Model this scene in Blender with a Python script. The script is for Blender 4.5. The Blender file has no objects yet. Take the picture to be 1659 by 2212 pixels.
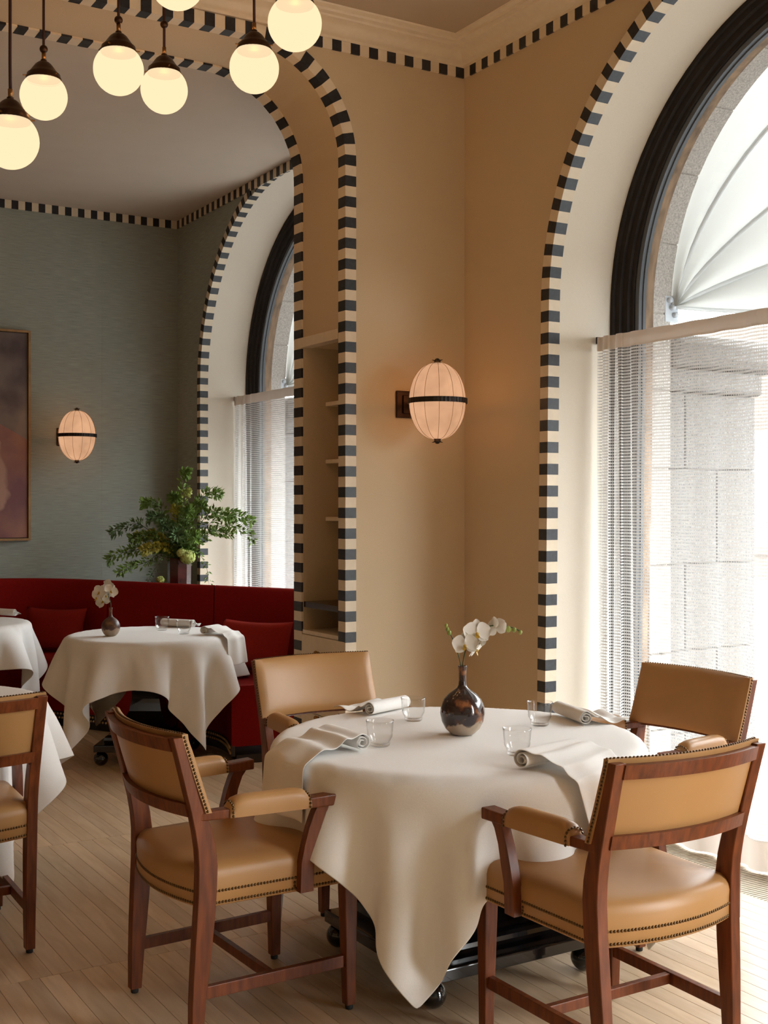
import bpy, bmesh, math, random
import numpy as np
from mathutils import Vector, Matrix

random.seed(7)
S = bpy.context.scene
COL = S.collection
PI = math.pi

# ------------------------------------------------------------------ camera
YAW = 0.542717
cam_d = bpy.data.cameras.new('camera')
cam = bpy.data.objects.new('camera', cam_d)
COL.objects.link(cam)
cam.location = (-3.5856, -5.14, 1.5)
cam.rotation_euler = (PI / 2, 0, -YAW)
cam_d.sensor_fit = 'HORIZONTAL'
cam_d.sensor_width = 36
cam_d.lens = 36 * 2614.8 / 1659
cam_d.shift_y = -18.3 / 1659
cam_d.clip_start = 0.05
S.camera = cam

# ------------------------------------------------------------------ sky, exposure
W = bpy.data.worlds.new('sky')
S.world = W
W.use_nodes = True
bg = W.node_tree.nodes['Background']
bg.inputs[0].default_value = (0.93, 0.965, 1.0, 1)
bg.inputs[1].default_value = 18.5
S.view_settings.view_transform = 'Standard'
S.view_settings.look = 'None'
S.view_settings.exposure = 0.40
S.view_settings.gamma = 1.0
S.view_settings.use_curve_mapping = False
try:
    S.cycles.max_bounces = 8
    S.cycles.diffuse_bounces = 5
    S.cycles.glossy_bounces = 3
    S.cycles.transparent_max_bounces = 14
    S.cycles.caustics_reflective = False
    S.cycles.caustics_refractive = False
    S.cycles.use_denoising = True
    S.cycles.sample_clamp_indirect = 6.0
except Exception:
    pass

LAMP_W = 4.9          # watts of one bulb
LAMP_C = (1.0, 0.43, 0.115)

# ------------------------------------------------------------------ materials
M = {}


def nmat(name):
    m = bpy.data.materials.new(name)
    m.use_nodes = True
    M[name] = m
    nt = m.node_tree
    return m, nt, nt.nodes['Principled BSDF'], nt.nodes['Material Output']


def N(nt, t, **kw):
    n = nt.nodes.new(t)
    for k, v in kw.items():
        setattr(n, k, v)
    return n


def simple(name, col, rough=0.6, metal=0.0, noise=0.0, scale=20.0, bump=0.0, bscale=None, stretch=(1, 1, 1),
           coat=0.0, sheen=0.0, spec=0.5, col2=None):
    m, nt, b, o = nmat(name)
    b.inputs['Base Color'].default_value = (*col, 1)
    b.inputs['Roughness'].default_value = rough
    b.inputs['Metallic'].default_value = metal
    b.inputs['Specular IOR Level'].default_value = spec
    b.inputs['Coat Weight'].default_value = coat
    b.inputs['Sheen Weight'].default_value = sheen
    if noise or bump:
        tc = N(nt, 'ShaderNodeTexCoord')
        mp = N(nt, 'ShaderNodeMapping')
        mp.inputs['Scale'].default_value = stretch
        nt.links.new(tc.outputs['Object'], mp.inputs[0])
        tx = N(nt, 'ShaderNodeTexNoise')
        tx.inputs['Scale'].default_value = scale
        tx.inputs['Detail'].default_value = 5
        nt.links.new(mp.outputs[0], tx.inputs['Vector'])
        if noise:
            r = N(nt, 'ShaderNodeValToRGB')
            c2 = col2 or tuple(c * (1 - noise) for c in col)
            r.color_ramp.elements[0].position = 0.3
            r.color_ramp.elements[1].position = 0.7
            r.color_ramp.elements[0].color = (*c2, 1)
            r.color_ramp.elements[1].color = (*tuple(min(1, c * (1 + noise * 0.5)) for c in col), 1)
            nt.links.new(tx.outputs['Fac'], r.inputs[0])
            nt.links.new(r.outputs[0], b.inputs['Base Color'])
        if bump:
            bp = N(nt, 'ShaderNodeBump')
            bp.inputs['Strength'].default_value = bump
            bp.inputs['Distance'].default_value = 0.004
            if bscale:
                t2 = N(nt, 'ShaderNodeTexNoise')
                t2.inputs['Scale'].default_value = bscale
                t2.inputs['Detail'].default_value = 3
                nt.links.new(mp.outputs[0], t2.inputs['Vector'])
                nt.links.new(t2.outputs['Fac'], bp.inputs['Height'])
            else:
                nt.links.new(tx.outputs['Fac'], bp.inputs['Height'])
            nt.links.new(bp.outputs[0], b.inputs['Normal'])
    return m


simple('cream_wall', (0.60, 0.470, 0.312), 0.75, noise=0.05, scale=220, bump=0.06, spec=0.25)
simple('cream_daylit', (0.72, 0.645, 0.54), 0.75, noise=0.04, scale=220, bump=0.05, spec=0.25)  # lighter copy of the wall paint: window daylight put into the reveal colour
simple('cream_trim', (0.72, 0.61, 0.46), 0.5, noise=0.04, scale=30, spec=0.4)
simple('black_tile', (0.016, 0.017, 0.022), 0.42, noise=0.5, scale=60, bump=0.05, spec=0.5)
simple('plaster_tan', (0.46, 0.36, 0.255), 0.8, noise=0.03, scale=4, spec=0.2)
simple('plaster', (0.58, 0.49, 0.40), 0.8, noise=0.03, scale=4, spec=0.2)
simple('green_wall', (0.325, 0.345, 0.305), 0.85, noise=0.20, scale=9, stretch=(1, 1, 26), bump=0.25, spec=0.15)
simple('mahogany', (0.165, 0.042, 0.011), 0.38, noise=0.45, scale=16, stretch=(4, 4, 0.5), spec=0.32)
simple('leather', (0.425, 0.220, 0.080), 0.40, noise=0.05, scale=5, bump=0.05, bscale=340, spec=0.45)
simple('nail', (0.13, 0.072, 0.03), 0.28, metal=0.9)
simple('velvet', (0.225, 0.0065, 0.0045), 0.85, noise=0.12, scale=90, bump=0.15, sheen=0.0, spec=0.12)
simple('velvet_pillow', (0.24, 0.013, 0.006), 0.9, noise=0.12, scale=90, bump=0.15, spec=0.1)
simple('lacquer', (0.006, 0.005, 0.005), 0.12, coat=0.6, spec=0.5)
simple('linen', (0.88, 0.855, 0.82), 0.9, noise=0.025, scale=260, bump=0.1, spec=0.12)
simple('napkin', (0.89, 0.86, 0.79), 0.9, noise=0.02, scale=260, bump=0.12, spec=0.12)
simple('dark_metal', (0.018, 0.011, 0.008), 0.45, metal=0.5)
simple('plinth', (0.016, 0.010, 0.008), 0.4)
simple('brass_dark', (0.050, 0.022, 0.010), 0.35, metal=0.7, noise=0.3, scale=40)
simple('brass', (0.30, 0.15, 0.05), 0.3, metal=0.9)
simple('nail_brass', (0.62, 0.42, 0.20), 0.42, metal=0.6)
simple('cord', (0.035, 0.008, 0.004), 0.8)
simple('window_brown', (0.014, 0.009, 0.0065), 0.6, spec=0.25, noise=0.3, scale=30, stretch=(1, 1, 1))
simple('glazing_bar', (0.060, 0.066, 0.075), 0.45)
simple('weathered_wood', (0.26, 0.165, 0.10), 0.8, noise=0.5, scale=10, stretch=(2, 2, .6), bump=0.3)
simple('granite', (0.46, 0.42, 0.385), 0.85, noise=0.35, scale=120, bump=0.5)
simple('rib_metal', (0.60, 0.61, 0.61), 0.4)
simple('hinge_metal', (0.55, 0.59, 0.64), 0.45)
simple('granite_pier', (0.150, 0.140, 0.132), 0.85, noise=0.3, scale=120, bump=0.4)
simple('pavement', (0.12, 0.118, 0.115), 0.9, noise=0.1, scale=3)
simple('facade', (0.125, 0.103, 0.085), 0.9, noise=0.06, scale=1.0)
simple('facade_pane', (0.10, 0.11, 0.12), 0.2)
simple('ceramic_dark', (0.055, 0.016, 0.014), 0.16, noise=0.4, scale=14, coat=0.4)
simple('leaf', (0.165, 0.275, 0.045), 0.6, noise=0.45, scale=9)
simple('leaf_blue', (0.115, 0.205, 0.075), 0.6, noise=0.4, scale=9)
simple('leaf_yellow', (0.46, 0.42, 0.055), 0.6, noise=0.35, scale=12)
simple('bloom_lime', (0.50, 0.56, 0.16), 0.7, noise=0.3, scale=30)
simple('stem', (0.060, 0.085, 0.022), 0.5)
simple('bud', (0.25, 0.30, 0.05), 0.45)
simple('petal', (0.86, 0.83, 0.77), 0.6, spec=0.2)
simple('petal_centre', (0.55, 0.33, 0.03), 0.5)
simple('frame_oak', (0.36, 0.20, 0.075), 0.5, noise=0.3, scale=14)
simple('counter_stone', (0.035, 0.022, 0.016), 0.2)
simple('rubber', (0.008, 0.008, 0.008), 0.6)
simple('grille_wood', (0.50, 0.43, 0.33), 0.55)
simple('pit', (0.02, 0.017, 0.014), 0.9)
simple('floor_base', (0.55, 0.36, 0.20), 0.5)
simple('iron', (0.012, 0.010, 0.009), 0.5)


def plank_mat():
    m, nt, b, o = nmat('plank')
    oi = N(nt, 'ShaderNodeObjectInfo')
    tc = N(nt, 'ShaderNodeTexCoord')
    mp = N(nt, 'ShaderNodeMapping')
    mp.inputs['Scale'].default_value = (14, 1.6, 6)
    ad = N(nt, 'ShaderNodeVectorMath', operation='ADD')
    nt.links.new(tc.outputs['Object'], ad.inputs[0])
    sc = N(nt, 'ShaderNodeMath', operation='MULTIPLY')
    sc.inputs[1].default_value = 37.0
    nt.links.new(oi.outputs['Random'], sc.inputs[0])
    nt.links.new(sc.outputs[0], ad.inputs[1])
    nt.links.new(ad.outputs[0], mp.inputs[0])
    tx = N(nt, 'ShaderNodeTexNoise')
    tx.inputs['Scale'].default_value = 2.2
    tx.inputs['Detail'].default_value = 6
    tx.inputs['Distortion'].default_value = 0.6
    nt.links.new(mp.outputs[0], tx.inputs['Vector'])
    r = N(nt, 'ShaderNodeValToRGB')
    r.color_ramp.elements[0].color = (0.60, 0.415, 0.245, 1)
    r.color_ramp.elements[1].color = (0.74, 0.56, 0.375, 1)
    r.color_ramp.elements[0].position = 0.28
    r.color_ramp.elements[1].position = 0.68
    nt.links.new(tx.outputs['Fac'], r.inputs[0])
    hs = N(nt, 'ShaderNodeHueSaturation')
    mr = N(nt, 'ShaderNodeMapRange')
    mr.inputs['To Min'].default_value = 0.86
    mr.inputs['To Max'].default_value = 1.10
    nt.links.new(oi.outputs['Random'], mr.inputs[0])
    nt.links.new(mr.outputs[0], hs.inputs['Value'])
    nt.links.new(r.outputs[0], hs.inputs['Color'])
    nt.links.new(hs.outputs[0], b.inputs['Base Color'])
    b.inputs['Roughness'].default_value = 0.33
    b.inputs['Specular IOR Level'].default_value = 0.4


plank_mat()


def thin_glass(name, tint=(1, 1, 1), refl=1.0):
    m = bpy.data.materials.new(name)
    m.use_nodes = True
    M[name] = m
    nt = m.node_tree
    nt.nodes.clear()
    o = N(nt, 'ShaderNodeOutputMaterial')
    tr = N(nt, 'ShaderNodeBsdfTransparent')
    tr.inputs[0].default_value = (*tint, 1)
    gl = N(nt, 'ShaderNodeBsdfGlossy')
    gl.inputs['Roughness'].default_value = 0.02
    lw = N(nt, 'ShaderNodeLayerWeight')
    lw.inputs[0].default_value = 0.5
    pw = N(nt, 'ShaderNodeMath', operation='POWER')
    pw.inputs[1].default_value = 4.0
    mu = N(nt, 'ShaderNodeMath', operation='MULTIPLY_ADD')
    mu.inputs[1].default_value = 0.75 * refl
    mu.inputs[2].default_value = 0.035 * refl
    mx = N(nt, 'ShaderNodeMixShader')
    nt.links.new(lw.outputs['Facing'], pw.inputs[0])
    nt.links.new(pw.outputs[0], mu.inputs[0])
    nt.links.new(mu.outputs[0], mx.inputs[0])
    nt.links.new(tr.outputs[0], mx.inputs[1])
    nt.links.new(gl.outputs[0], mx.inputs[2])
    nt.links.new(mx.outputs[0], o.inputs[0])
    return m


thin_glass('pane', (0.96, 0.98, 0.97), 0.6)
thin_glass('tumbler', (0.985, 0.985, 0.982), 1.35)


def lamp_shell(name, col, strength, transp, tint):
    m = bpy.data.materials.new(name)
    m.use_nodes = True
    M[name] = m
    nt = m.node_tree
    nt.nodes.clear()
    o = N(nt, 'ShaderNodeOutputMaterial')
    tr = N(nt, 'ShaderNodeBsdfTransparent')
    tr.inputs[0].default_value = (*tint, 1)
    em = N(nt, 'ShaderNodeEmission')
    em.inputs[0].default_value = (*col, 1)
    em.inputs[1].default_value = strength
    if name == 'shade':
        tc = N(nt, 'ShaderNodeTexCoord')
        tx = N(nt, 'ShaderNodeTexNoise')
        tx.inputs['Scale'].default_value = 9
        nt.links.new(tc.outputs['Object'], tx.inputs['Vector'])
        mr = N(nt, 'ShaderNodeMapRange')
        mr.inputs['From Min'].default_value = .3
        mr.inputs['From Max'].default_value = .7
        mr.inputs['To Min'].default_value = strength * .82
        mr.inputs['To Max'].default_value = strength * 1.2
        nt.links.new(tx.outputs['Fac'], mr.inputs[0])
        nt.links.new(mr.outputs[0], em.inputs[1])
    mx = N(nt, 'ShaderNodeMixShader')
    mx.inputs[0].default_value = transp
    nt.links.new(em.outputs[0], mx.inputs[1])
    nt.links.new(tr.outputs[0], mx.inputs[2])
    nt.links.new(mx.outputs[0], o.inputs[0])
    return m


lamp_shell('globe', (1.0, 0.775, 0.47), 0.90, 0.20, (1, 0.95, 0.88))
lamp_shell('shade', (0.92, 0.52, 0.30), 0.60, 0.30, (1, 0.85, 0.70))


def sheet(name, col, transl=0.5, alpha=0.0, weave=False):
    m = bpy.data.materials.new(name)
    m.use_nodes = True
    M[name] = m
    nt = m.node_tree
    nt.nodes.clear()
    o = N(nt, 'ShaderNodeOutputMaterial')
    df = N(nt, 'ShaderNodeBsdfDiffuse')
    df.inputs[0].default_value = (*col, 1)
    tl = N(nt, 'ShaderNodeBsdfTranslucent')
    tl.inputs[0].default_value = (*col, 1)
    mx = N(nt, 'ShaderNodeMixShader')
    mx.inputs[0].default_value = transl
    nt.links.new(df.outputs[0], mx.inputs[1])
    nt.links.new(tl.outputs[0], mx.inputs[2])
    out = mx
    if alpha or weave:
        tr = N(nt, 'ShaderNodeBsdfTransparent')
        m2 = N(nt, 'ShaderNodeMixShader')
        m2.inputs[0].default_value = alpha
        nt.links.new(mx.outputs[0], m2.inputs[1])
        nt.links.new(tr.outputs[0], m2.inputs[2])
        out = m2
        if weave:
            uv = N(nt, 'ShaderNodeUVMap')
            sep = N(nt, 'ShaderNodeSeparateXYZ')
            nt.links.new(uv.outputs[0], sep.inputs[0])

            def band(sock, period, lo, hi):
                d = N(nt, 'ShaderNodeMath', operation='DIVIDE')
                d.inputs[1].default_value = period
                nt.links.new(sock, d.inputs[0])
                f = N(nt, 'ShaderNodeMath', operation='FRACT')
                nt.links.new(d.outputs[0], f.inputs[0])
                g = N(nt, 'ShaderNodeMath', operation='GREATER_THAN')
                g.inputs[1].default_value = lo
                l = N(nt, 'ShaderNodeMath', operation='LESS_THAN')
                l.inputs[1].default_value = hi
                nt.links.new(f.outputs[0], g.inputs[0])
                nt.links.new(f.outputs[0], l.inputs[0])
                p = N(nt, 'ShaderNodeMath', operation='MULTIPLY')
                nt.links.new(g.outputs[0], p.inputs[0])
                nt.links.new(l.outputs[0], p.inputs[1])
                return p.outputs[0]
            hv = band(sep.outputs[1], 0.0142, 0.25, 0.72)
            hu = band(sep.outputs[0], 0.0105, 0.12, 0.86)
            p = N(nt, 'ShaderNodeMath', operation='MULTIPLY')
            nt.links.new(hv, p.inputs[0])
            nt.links.new(hu, p.inputs[1])
            mr = N(nt, 'ShaderNodeMapRange')
            mr.inputs['To Min'].default_value = 0.24
            mr.inputs['To Max'].default_value = 0.93
            nt.links.new(p.outputs[0], mr.inputs[0])
            nt.links.new(mr.outputs[0], m2.inputs[0])
    nt.links.new(out.outputs[0], o.inputs[0])
    return m


sheet('curtain', (0.76, 0.75, 0.73), 0.20, 0.3, weave=True)
sheet('curtain_tape', (0.72, 0.64, 0.57), 0.16)
sheet('awning', (0.50, 0.50, 0.475), 0.10)


def vase_mat(name='raku', dark=(0.016, 0.010, 0.011), light=(0.30, 0.105, 0.035), mid=(0.045, 0.018, 0.014), scale=17, coat=.5, rough=.13):
    m, nt, b, o = nmat(name)
    tc = N(nt, 'ShaderNodeTexCoord')
    tx = N(nt, 'ShaderNodeTexNoise')
    tx.inputs['Scale'].default_value = scale
    tx.inputs['Detail'].default_value = 7
    nt.links.new(tc.outputs['Object'], tx.inputs['Vector'])
    r = N(nt, 'ShaderNodeValToRGB')
    e = r.color_ramp.elements
    e[0].position = 0.40
    e[0].color = (*dark, 1)
    e[1].position = 0.66
    e[1].color = (*light, 1)
    x = e.new(0.56)
    x.color = (*mid, 1)
    nt.links.new(tx.outputs['Fac'], r.inputs[0])
    sep = N(nt, 'ShaderNodeSeparateXYZ')
    nt.links.new(tc.outputs['Object'], sep.inputs[0])
    ad = N(nt, 'ShaderNodeMath', operation='MULTIPLY_ADD')
    ad.inputs[1].default_value = -0.075
    nt.links.new(tx.outputs['Fac'], ad.inputs[0])
    nt.links.new(sep.outputs[2], ad.inputs[2])
    mr = N(nt, 'ShaderNodeMapRange')
    mr.inputs['From Min'].default_value = 0.0
    mr.inputs['From Max'].default_value = 0.006
    mr.inputs['To Min'].default_value = 1
    mr.inputs['To Max'].default_value = 0
    nt.links.new(ad.outputs[0], mr.inputs[0])
    mx = N(nt, 'ShaderNodeMixRGB')
    mx.inputs[2].default_value = (0.36, 0.27, 0.19, 1)
    nt.links.new(mr.outputs[0], mx.inputs[0])
    nt.links.new(r.outputs[0], mx.inputs[1])
    nt.links.new(mx.outputs[0], b.inputs['Base Color'])
    b.inputs['Roughness'].default_value = rough
    b.inputs['Coat Weight'].default_value = coat


vase_mat()
vase_mat('raku_brown', (0.05, 0.022, 0.018), (0.26, 0.14, 0.07), (0.13, 0.06, 0.035), 24, 0.0, .38)


def canvas_mat():
    m, nt, b, o = nmat('canvas')
    tc = N(nt, 'ShaderNodeTexCoord')
    sep = N(nt, 'ShaderNodeSeparateXYZ')
    nt.links.new(tc.outputs['Object'], sep.inputs[0])
    tx = N(nt, 'ShaderNodeTexNoise')
    tx.inputs['Scale'].default_value = 2.6
    tx.inputs['Detail'].default_value = 4
    nt.links.new(tc.outputs['Object'], tx.inputs['Vector'])
    r = N(nt, 'ShaderNodeValToRGB')     # upper field
    e = r.color_ramp.elements
    e[0].position = 0.36
    e[0].color = (0.075, 0.048, 0.052, 1)
    e[1].position = 0.68
    e[1].color = (0.26, 0.20, 0.17, 1)
    nt.links.new(tx.outputs['Fac'], r.inputs[0])
    r2 = N(nt, 'ShaderNodeValToRGB')    # lower field
    e = r2.color_ramp.elements
    e[0].position = 0.38
    e[0].color = (0.19, 0.075, 0.085, 1)
    e[1].position = 0.66
    e[1].color = (0.36, 0.165, 0.115, 1)
    nt.links.new(tx.outputs['Fac'], r2.inputs[0])
    a = N(nt, 'ShaderNodeMath', operation='MULTIPLY_ADD')    # z + .55*x
    a.inputs[1].default_value = 0.55
    nt.links.new(sep.outputs[0], a.inputs[0])
    nt.links.new(sep.outputs[2], a.inputs[2])
    l = N(nt, 'ShaderNodeMath', operation='LESS_THAN')
    l.inputs[1].default_value = 0.30
    nt.links.new(a.outputs[0], l.inputs[0])
    mx = N(nt, 'ShaderNodeMixRGB')
    nt.links.new(l.outputs[0], mx.inputs[0])
    nt.links.new(r.outputs[0], mx.inputs[1])
    nt.links.new(r2.outputs[0], mx.inputs[2])
    # pale soft form
    sb = N(nt, 'ShaderNodeVectorMath', operation='SUBTRACT')
    sb.inputs[1].default_value = (0.20, 0, -0.28)
    nt.links.new(tc.outputs['Object'], sb.inputs[0])
    ml = N(nt, 'ShaderNodeVectorMath', operation='MULTIPLY')
    ml.inputs[1].default_value = (4.0, 0, 2.4)
    nt.links.new(sb.outputs[0], ml.inputs[0])
    ln = N(nt, 'ShaderNodeVectorMath', operation='LENGTH')
    nt.links.new(ml.outputs[0], ln.inputs[0])
    w = N(nt, 'ShaderNodeMath', operation='MULTIPLY_ADD')
    w.inputs[1].default_value = 1.2
    nt.links.new(tx.outputs['Fac'], w.inputs[0])
    nt.links.new(ln.outputs['Value'], w.inputs[2])
    l2 = N(nt, 'ShaderNodeMapRange')
    l2.inputs['From Min'].default_value = 1.52
    l2.inputs['From Max'].default_value = 1.60
    l2.inputs['To Min'].default_value = 1
    l2.inputs['To Max'].default_value = 0
    nt.links.new(w.outputs[0], l2.inputs[0])
    m3 = N(nt, 'ShaderNodeMixRGB')
    m3.inputs[2].default_value = (0.44, 0.26, 0.20, 1)
    nt.links.new(l2.outputs[0], m3.inputs[0])
    nt.links.new(mx.outputs[0], m3.inputs[1])
    nt.links.new(m3.outputs[0], b.inputs['Base Color'])
    b.inputs['Roughness'].default_value = 0.6


canvas_mat()

# ------------------------------------------------------------------ mesh helpers


class MB:
    def __init__(s):
        s.v, s.f, s.mi, s.uv = [], [], [], None

    def add(s, vs, fs, mi=0):
        k = len(s.v)
        s.v += [tuple(p) for p in vs]
        s.f += [tuple(k + i for i in f) for f in fs]
        s.mi += [mi] * len(fs)
        return s

    def box(s, a, b, mi=0):
        x0, y0, z0 = a
        x1, y1, z1 = b
        return s.add([(x0, y0, z0), (x1, y0, z0), (x1, y1, z0), (x0, y1, z0), (x0, y0, z1), (x1, y0, z1), (x1, y1, z1), (x0, y1, z1)],
                     [(0, 3, 2, 1), (4, 5, 6, 7), (0, 1, 5, 4), (1, 2, 6, 5), (2, 3, 7, 6), (3, 0, 4, 7)], mi)

    def hexa(s, lo, hi, mi=0):
        """lo, hi: four points each, same winding"""
        return s.add(list(lo) + list(hi), [(3, 2, 1, 0), (4, 5, 6, 7), (0, 1, 5, 4), (1, 2, 6, 5), (2, 3, 7, 6), (3, 0, 4, 7)], mi)

    def loft(s, rings, closed=True, caps=True, mi=0):
        n = len(rings[0])
        vs = [p for r in rings for p in r]
        fs = []
        for i in range(len(rings) - 1):
            for j in range(n if closed else n - 1):
                a, b = i * n + j, i * n + (j + 1) % n
                fs.append((a, b, b + n, a + n))
        if caps and closed:
            fs.append(tuple(range(n - 1, -1, -1)))
            fs.append(tuple((len(rings) - 1) * n + j for j in range(n)))
        return s.add(vs, fs, mi)

    def lathe(s, prof, n=24, c=(0, 0, 0), mi=0, caps=False, phase=0.0):
        rings = []
        for r, z in prof:
            rings.append([(c[0] + r * math.cos(2 * PI * j / n + phase), c[1] + r * math.sin(2 * PI * j / n + phase), c[2] + z) for j in range(n)])
        return s.loft(rings, True, caps, mi)

    def tube(s, pts, rad, n=8, mi=0, caps=True):
        pts = [Vector(p) for p in pts]
        if not isinstance(rad, (list, tuple)):
            rad = [rad] * len(pts)
        rings = []
        up = None
        for i, p in enumerate(pts):
            t = (pts[min(i + 1, len(pts) - 1)] - pts[max(i - 1, 0)]).normalized()
            if up is None:
                up = Vector((0, 0, 1)) if abs(t.z) < 0.9 else Vector((1, 0, 0))
            x = t.cross(up)
            if x.length < 1e-6:
                x = t.cross(Vector((0, 1, 0)))
            x.normalize()
            y = x.cross(t).normalized()
            up = y
            rings.append([p + (x * math.cos(2 * PI * j / n) + y * math.sin(2 * PI * j / n)) * rad[i] for j in range(n)])
        return s.loft(rings, True, caps, mi)

    def grid(s, P, mi=0, flip=False):
        nu, nv = len(P), len(P[0])
        vs = [p for r in P for p in r]
        fs = []
        for i in range(nu - 1):
            for j in range(nv - 1):
                a = i * nv + j
                f = (a, a + 1, a + nv + 1, a + nv)
                fs.append(f[::-1] if flip else f)
        return s.add(vs, fs, mi)

    def sphere(s, c, r, nu=16, nv=10, mi=0, sz=1.0):
        prof = [(max(1e-4, r * math.sin(PI * i / nv)), -r * sz * math.cos(PI * i / nv)) for i in range(nv + 1)]
        return s.lathe(prof, nu, c, mi)

    def mesh(s, name, mats, smooth=False):
        me = bpy.data.meshes.new(name)
        me.from_pydata([tuple(p) for p in s.v], [], s.f)
        if not isinstance(mats, (list, tuple)):
            mats = [mats]
        for m in mats:
            me.materials.append(M[m])
        if len(mats) > 1:
            me.polygons.foreach_set('material_index', s.mi)
        if smooth:
            me.polygons.foreach_set('use_smooth', [True] * len(me.polygons))
        me.update()
        return me

    def obj(s, name, mats, parent=None, smooth=False, auto=None, bevel=0.0, subsurf=0):
        o = bpy.data.objects.new(name, s.mesh(name, mats, smooth))
        COL.objects.link(o)
        if parent is not None:
            o.parent = parent
        if bevel:
            b = o.modifiers.new('bevel', 'BEVEL')
            b.width = bevel
            b.segments = 2
            b.limit_method = 'ANGLE'
            b.angle_limit = math.radians(40)
        if subsurf:
            q = o.modifiers.new('sub', 'SUBSURF')
            q.levels = q.render_levels = subsurf
        return o


def smooth_by_angle(o, ang=40):
    """flat-shade sharp edges of a smooth mesh"""
    me = o.data
    bm = bmesh.new()
    bm.from_mesh(me)
    bmesh.ops.recalc_face_normals(bm, faces=bm.faces)
    lim = math.radians(ang)
    for f in bm.faces:
        f.smooth = True
    for e in bm.edges:
        if len(e.link_faces) == 2 and e.calc_face_angle(0) > lim:
            e.smooth = False
    bm.to_mesh(me)
    bm.free()
    return o


def fixn(o):
    bm = bmesh.new()
    bm.from_mesh(o.data)
    bmesh.ops.recalc_face_normals(bm, faces=bm.faces)
    bm.to_mesh(o.data)
    bm.free()
    return o


def thing(name, label=None, cat=None, loc=(0, 0, 0), rz=0.0, group=None, kind=None):
    o = bpy.data.objects.new(name, None)
    o.empty_display_size = 0.1
    COL.objects.link(o)
    o.location = loc
    o.rotation_euler = (0, 0, rz)
    return tag(o, label, cat, group, kind)


def tag(o, label=None, cat=None, group=None, kind=None):
    if label:
        o['label'] = label
    if cat:
        o['category'] = cat
    if group:
        o['group'] = group
    if kind:
        o['kind'] = kind
    return o


def struct(o, label=None):
    o['kind'] = 'structure'
    if label:
        o['label'] = label
    return o


def copy_tree(o, parent=None):
    c = o.copy()
    COL.objects.link(c)
    c.parent = parent
    for ch in list(o.children):
        copy_tree(ch, c)
    return c


def catmull(pts, n):
    P = [Vector(p) for p in pts]
    out = []
    for i in range(len(P) - 1):
        p0, p1, p2, p3 = P[max(i - 1, 0)], P[i], P[i + 1], P[min(i + 2, len(P) - 1)]
        for k in range(n):
            t = k / n
            out.append(0.5 * ((2 * p1) + (p2 - p0) * t + (2 * p0 - 5 * p1 + 4 * p2 - p3) * t * t + (3 * p1 - p0 - 3 * p2 + p3) * t ** 3))
    out.append(P[-1])
    return out


# ------------------------------------------------------------------ room dimensions
BAND0, BAND1 = 3.692, 3.743
CEIL = 3.835
JX = -0.701             # arch jamb
ARX, ARZ, ARR = -1.214, 3.172, 0.513
TH = 0.533              # thickness of the arch wall
BACKY = 4.0
XL, YF = -7.0, -8.2     # far ends of the room, out of view


class Arch:
    """window opening in the plane x = 0, running along y"""

    def __init__(s, yc, zc, R, taper):
        s.yc, s.zc, s.R, s.tp = yc, zc, R, taper
        s.L = 2 * zc + PI * R

    def at(s, t):
        """arc length from the foot of the +y jamb over the crown: (y, z, ny, nz), n points away from the opening"""
        if t < s.zc:
            return s.yc + s.R + s.tp * (s.zc - t), t, 1.0, 0.0
        t -= s.zc
        if t < PI * s.R:
            a = t / s.R
            return s.yc + s.R * math.cos(a), s.zc + s.R * math.sin(a), math.cos(a), math.sin(a)
        t -= PI * s.R
        z = s.zc - t
        return s.yc - s.R - s.tp * (s.zc - z), z, -1.0, 0.0

    def pts(s, inset=0.0, n=48, nj=6):
        out = []
        ts = [s.zc * i / nj for i in range(nj)] + [s.zc + PI * s.R * i / n for i in range(n)] + [s.zc + PI * s.R + s.zc * i / nj for i in range(nj + 1)]
        for t in ts:
            y, z, ny, nz = s.at(t)
            out.append((y - ny * inset, max(0.0, z - nz * inset)))
        return out


W1 = Arch(-1.970, 2.425, 1.2787, 0.0155)
W2 = Arch(2.182, 2.392, 1.340, 0.0)
W3 = Arch(-5.75, 2.425, 1.2787, 0.0)


def arched_wall(mb, x, y0, y1, ztop, arch, inset=0.0):
    """front face in plane x from y0 (low) to y1 (high) with the arch cut out"""
    P = arch.pts(inset)
    k = max(range(len(P)), key=lambda i: P[i][1])
    nj = 6
    spr = arch.zc
    # +y side jamb
    for i in range(nj):
        a, b = P[i], P[i + 1]
        mb.add([(x, a[0], a[1]), (x, y1, a[1]), (x, y1, b[1]), (x, b[0], b[1])], [(0, 1, 2, 3)])
    mb.add([(x, P[nj][0], spr), (x, y1, spr), (x, y1, ztop), (x, P[nj][0], ztop)], [(0, 1, 2, 3)])
    m = len(P)
    for i in range(m - nj - 1, m - 1):
        a, b = P[i], P[i + 1]
        mb.add([(x, a[0], a[1]), (x, y0, a[1]), (x, y0, b[1]), (x, b[0], b[1])], [(0, 1, 2, 3)])
    e = m - nj - 1
    mb.add([(x, P[e][0], spr), (x, y0, spr), (x, y0, ztop), (x, P[e][0], ztop)], [(0, 1, 2, 3)])
    for i in range(nj, e):
        a, b = P[i], P[i + 1]
        mb.add([(x, a[0], a[1]), (x, b[0], b[1]), (x, b[0], ztop), (x, a[0], ztop)], [(0, 1, 2, 3)])


def arch_reveal(mb, x0, x1, arch, inset=0.0, mi=0):
    P = arch.pts(inset)
    mb.grid([[(x0, y, z) for y, z in P], [(x1, y, z) for y, z in P]], mi)


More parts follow.
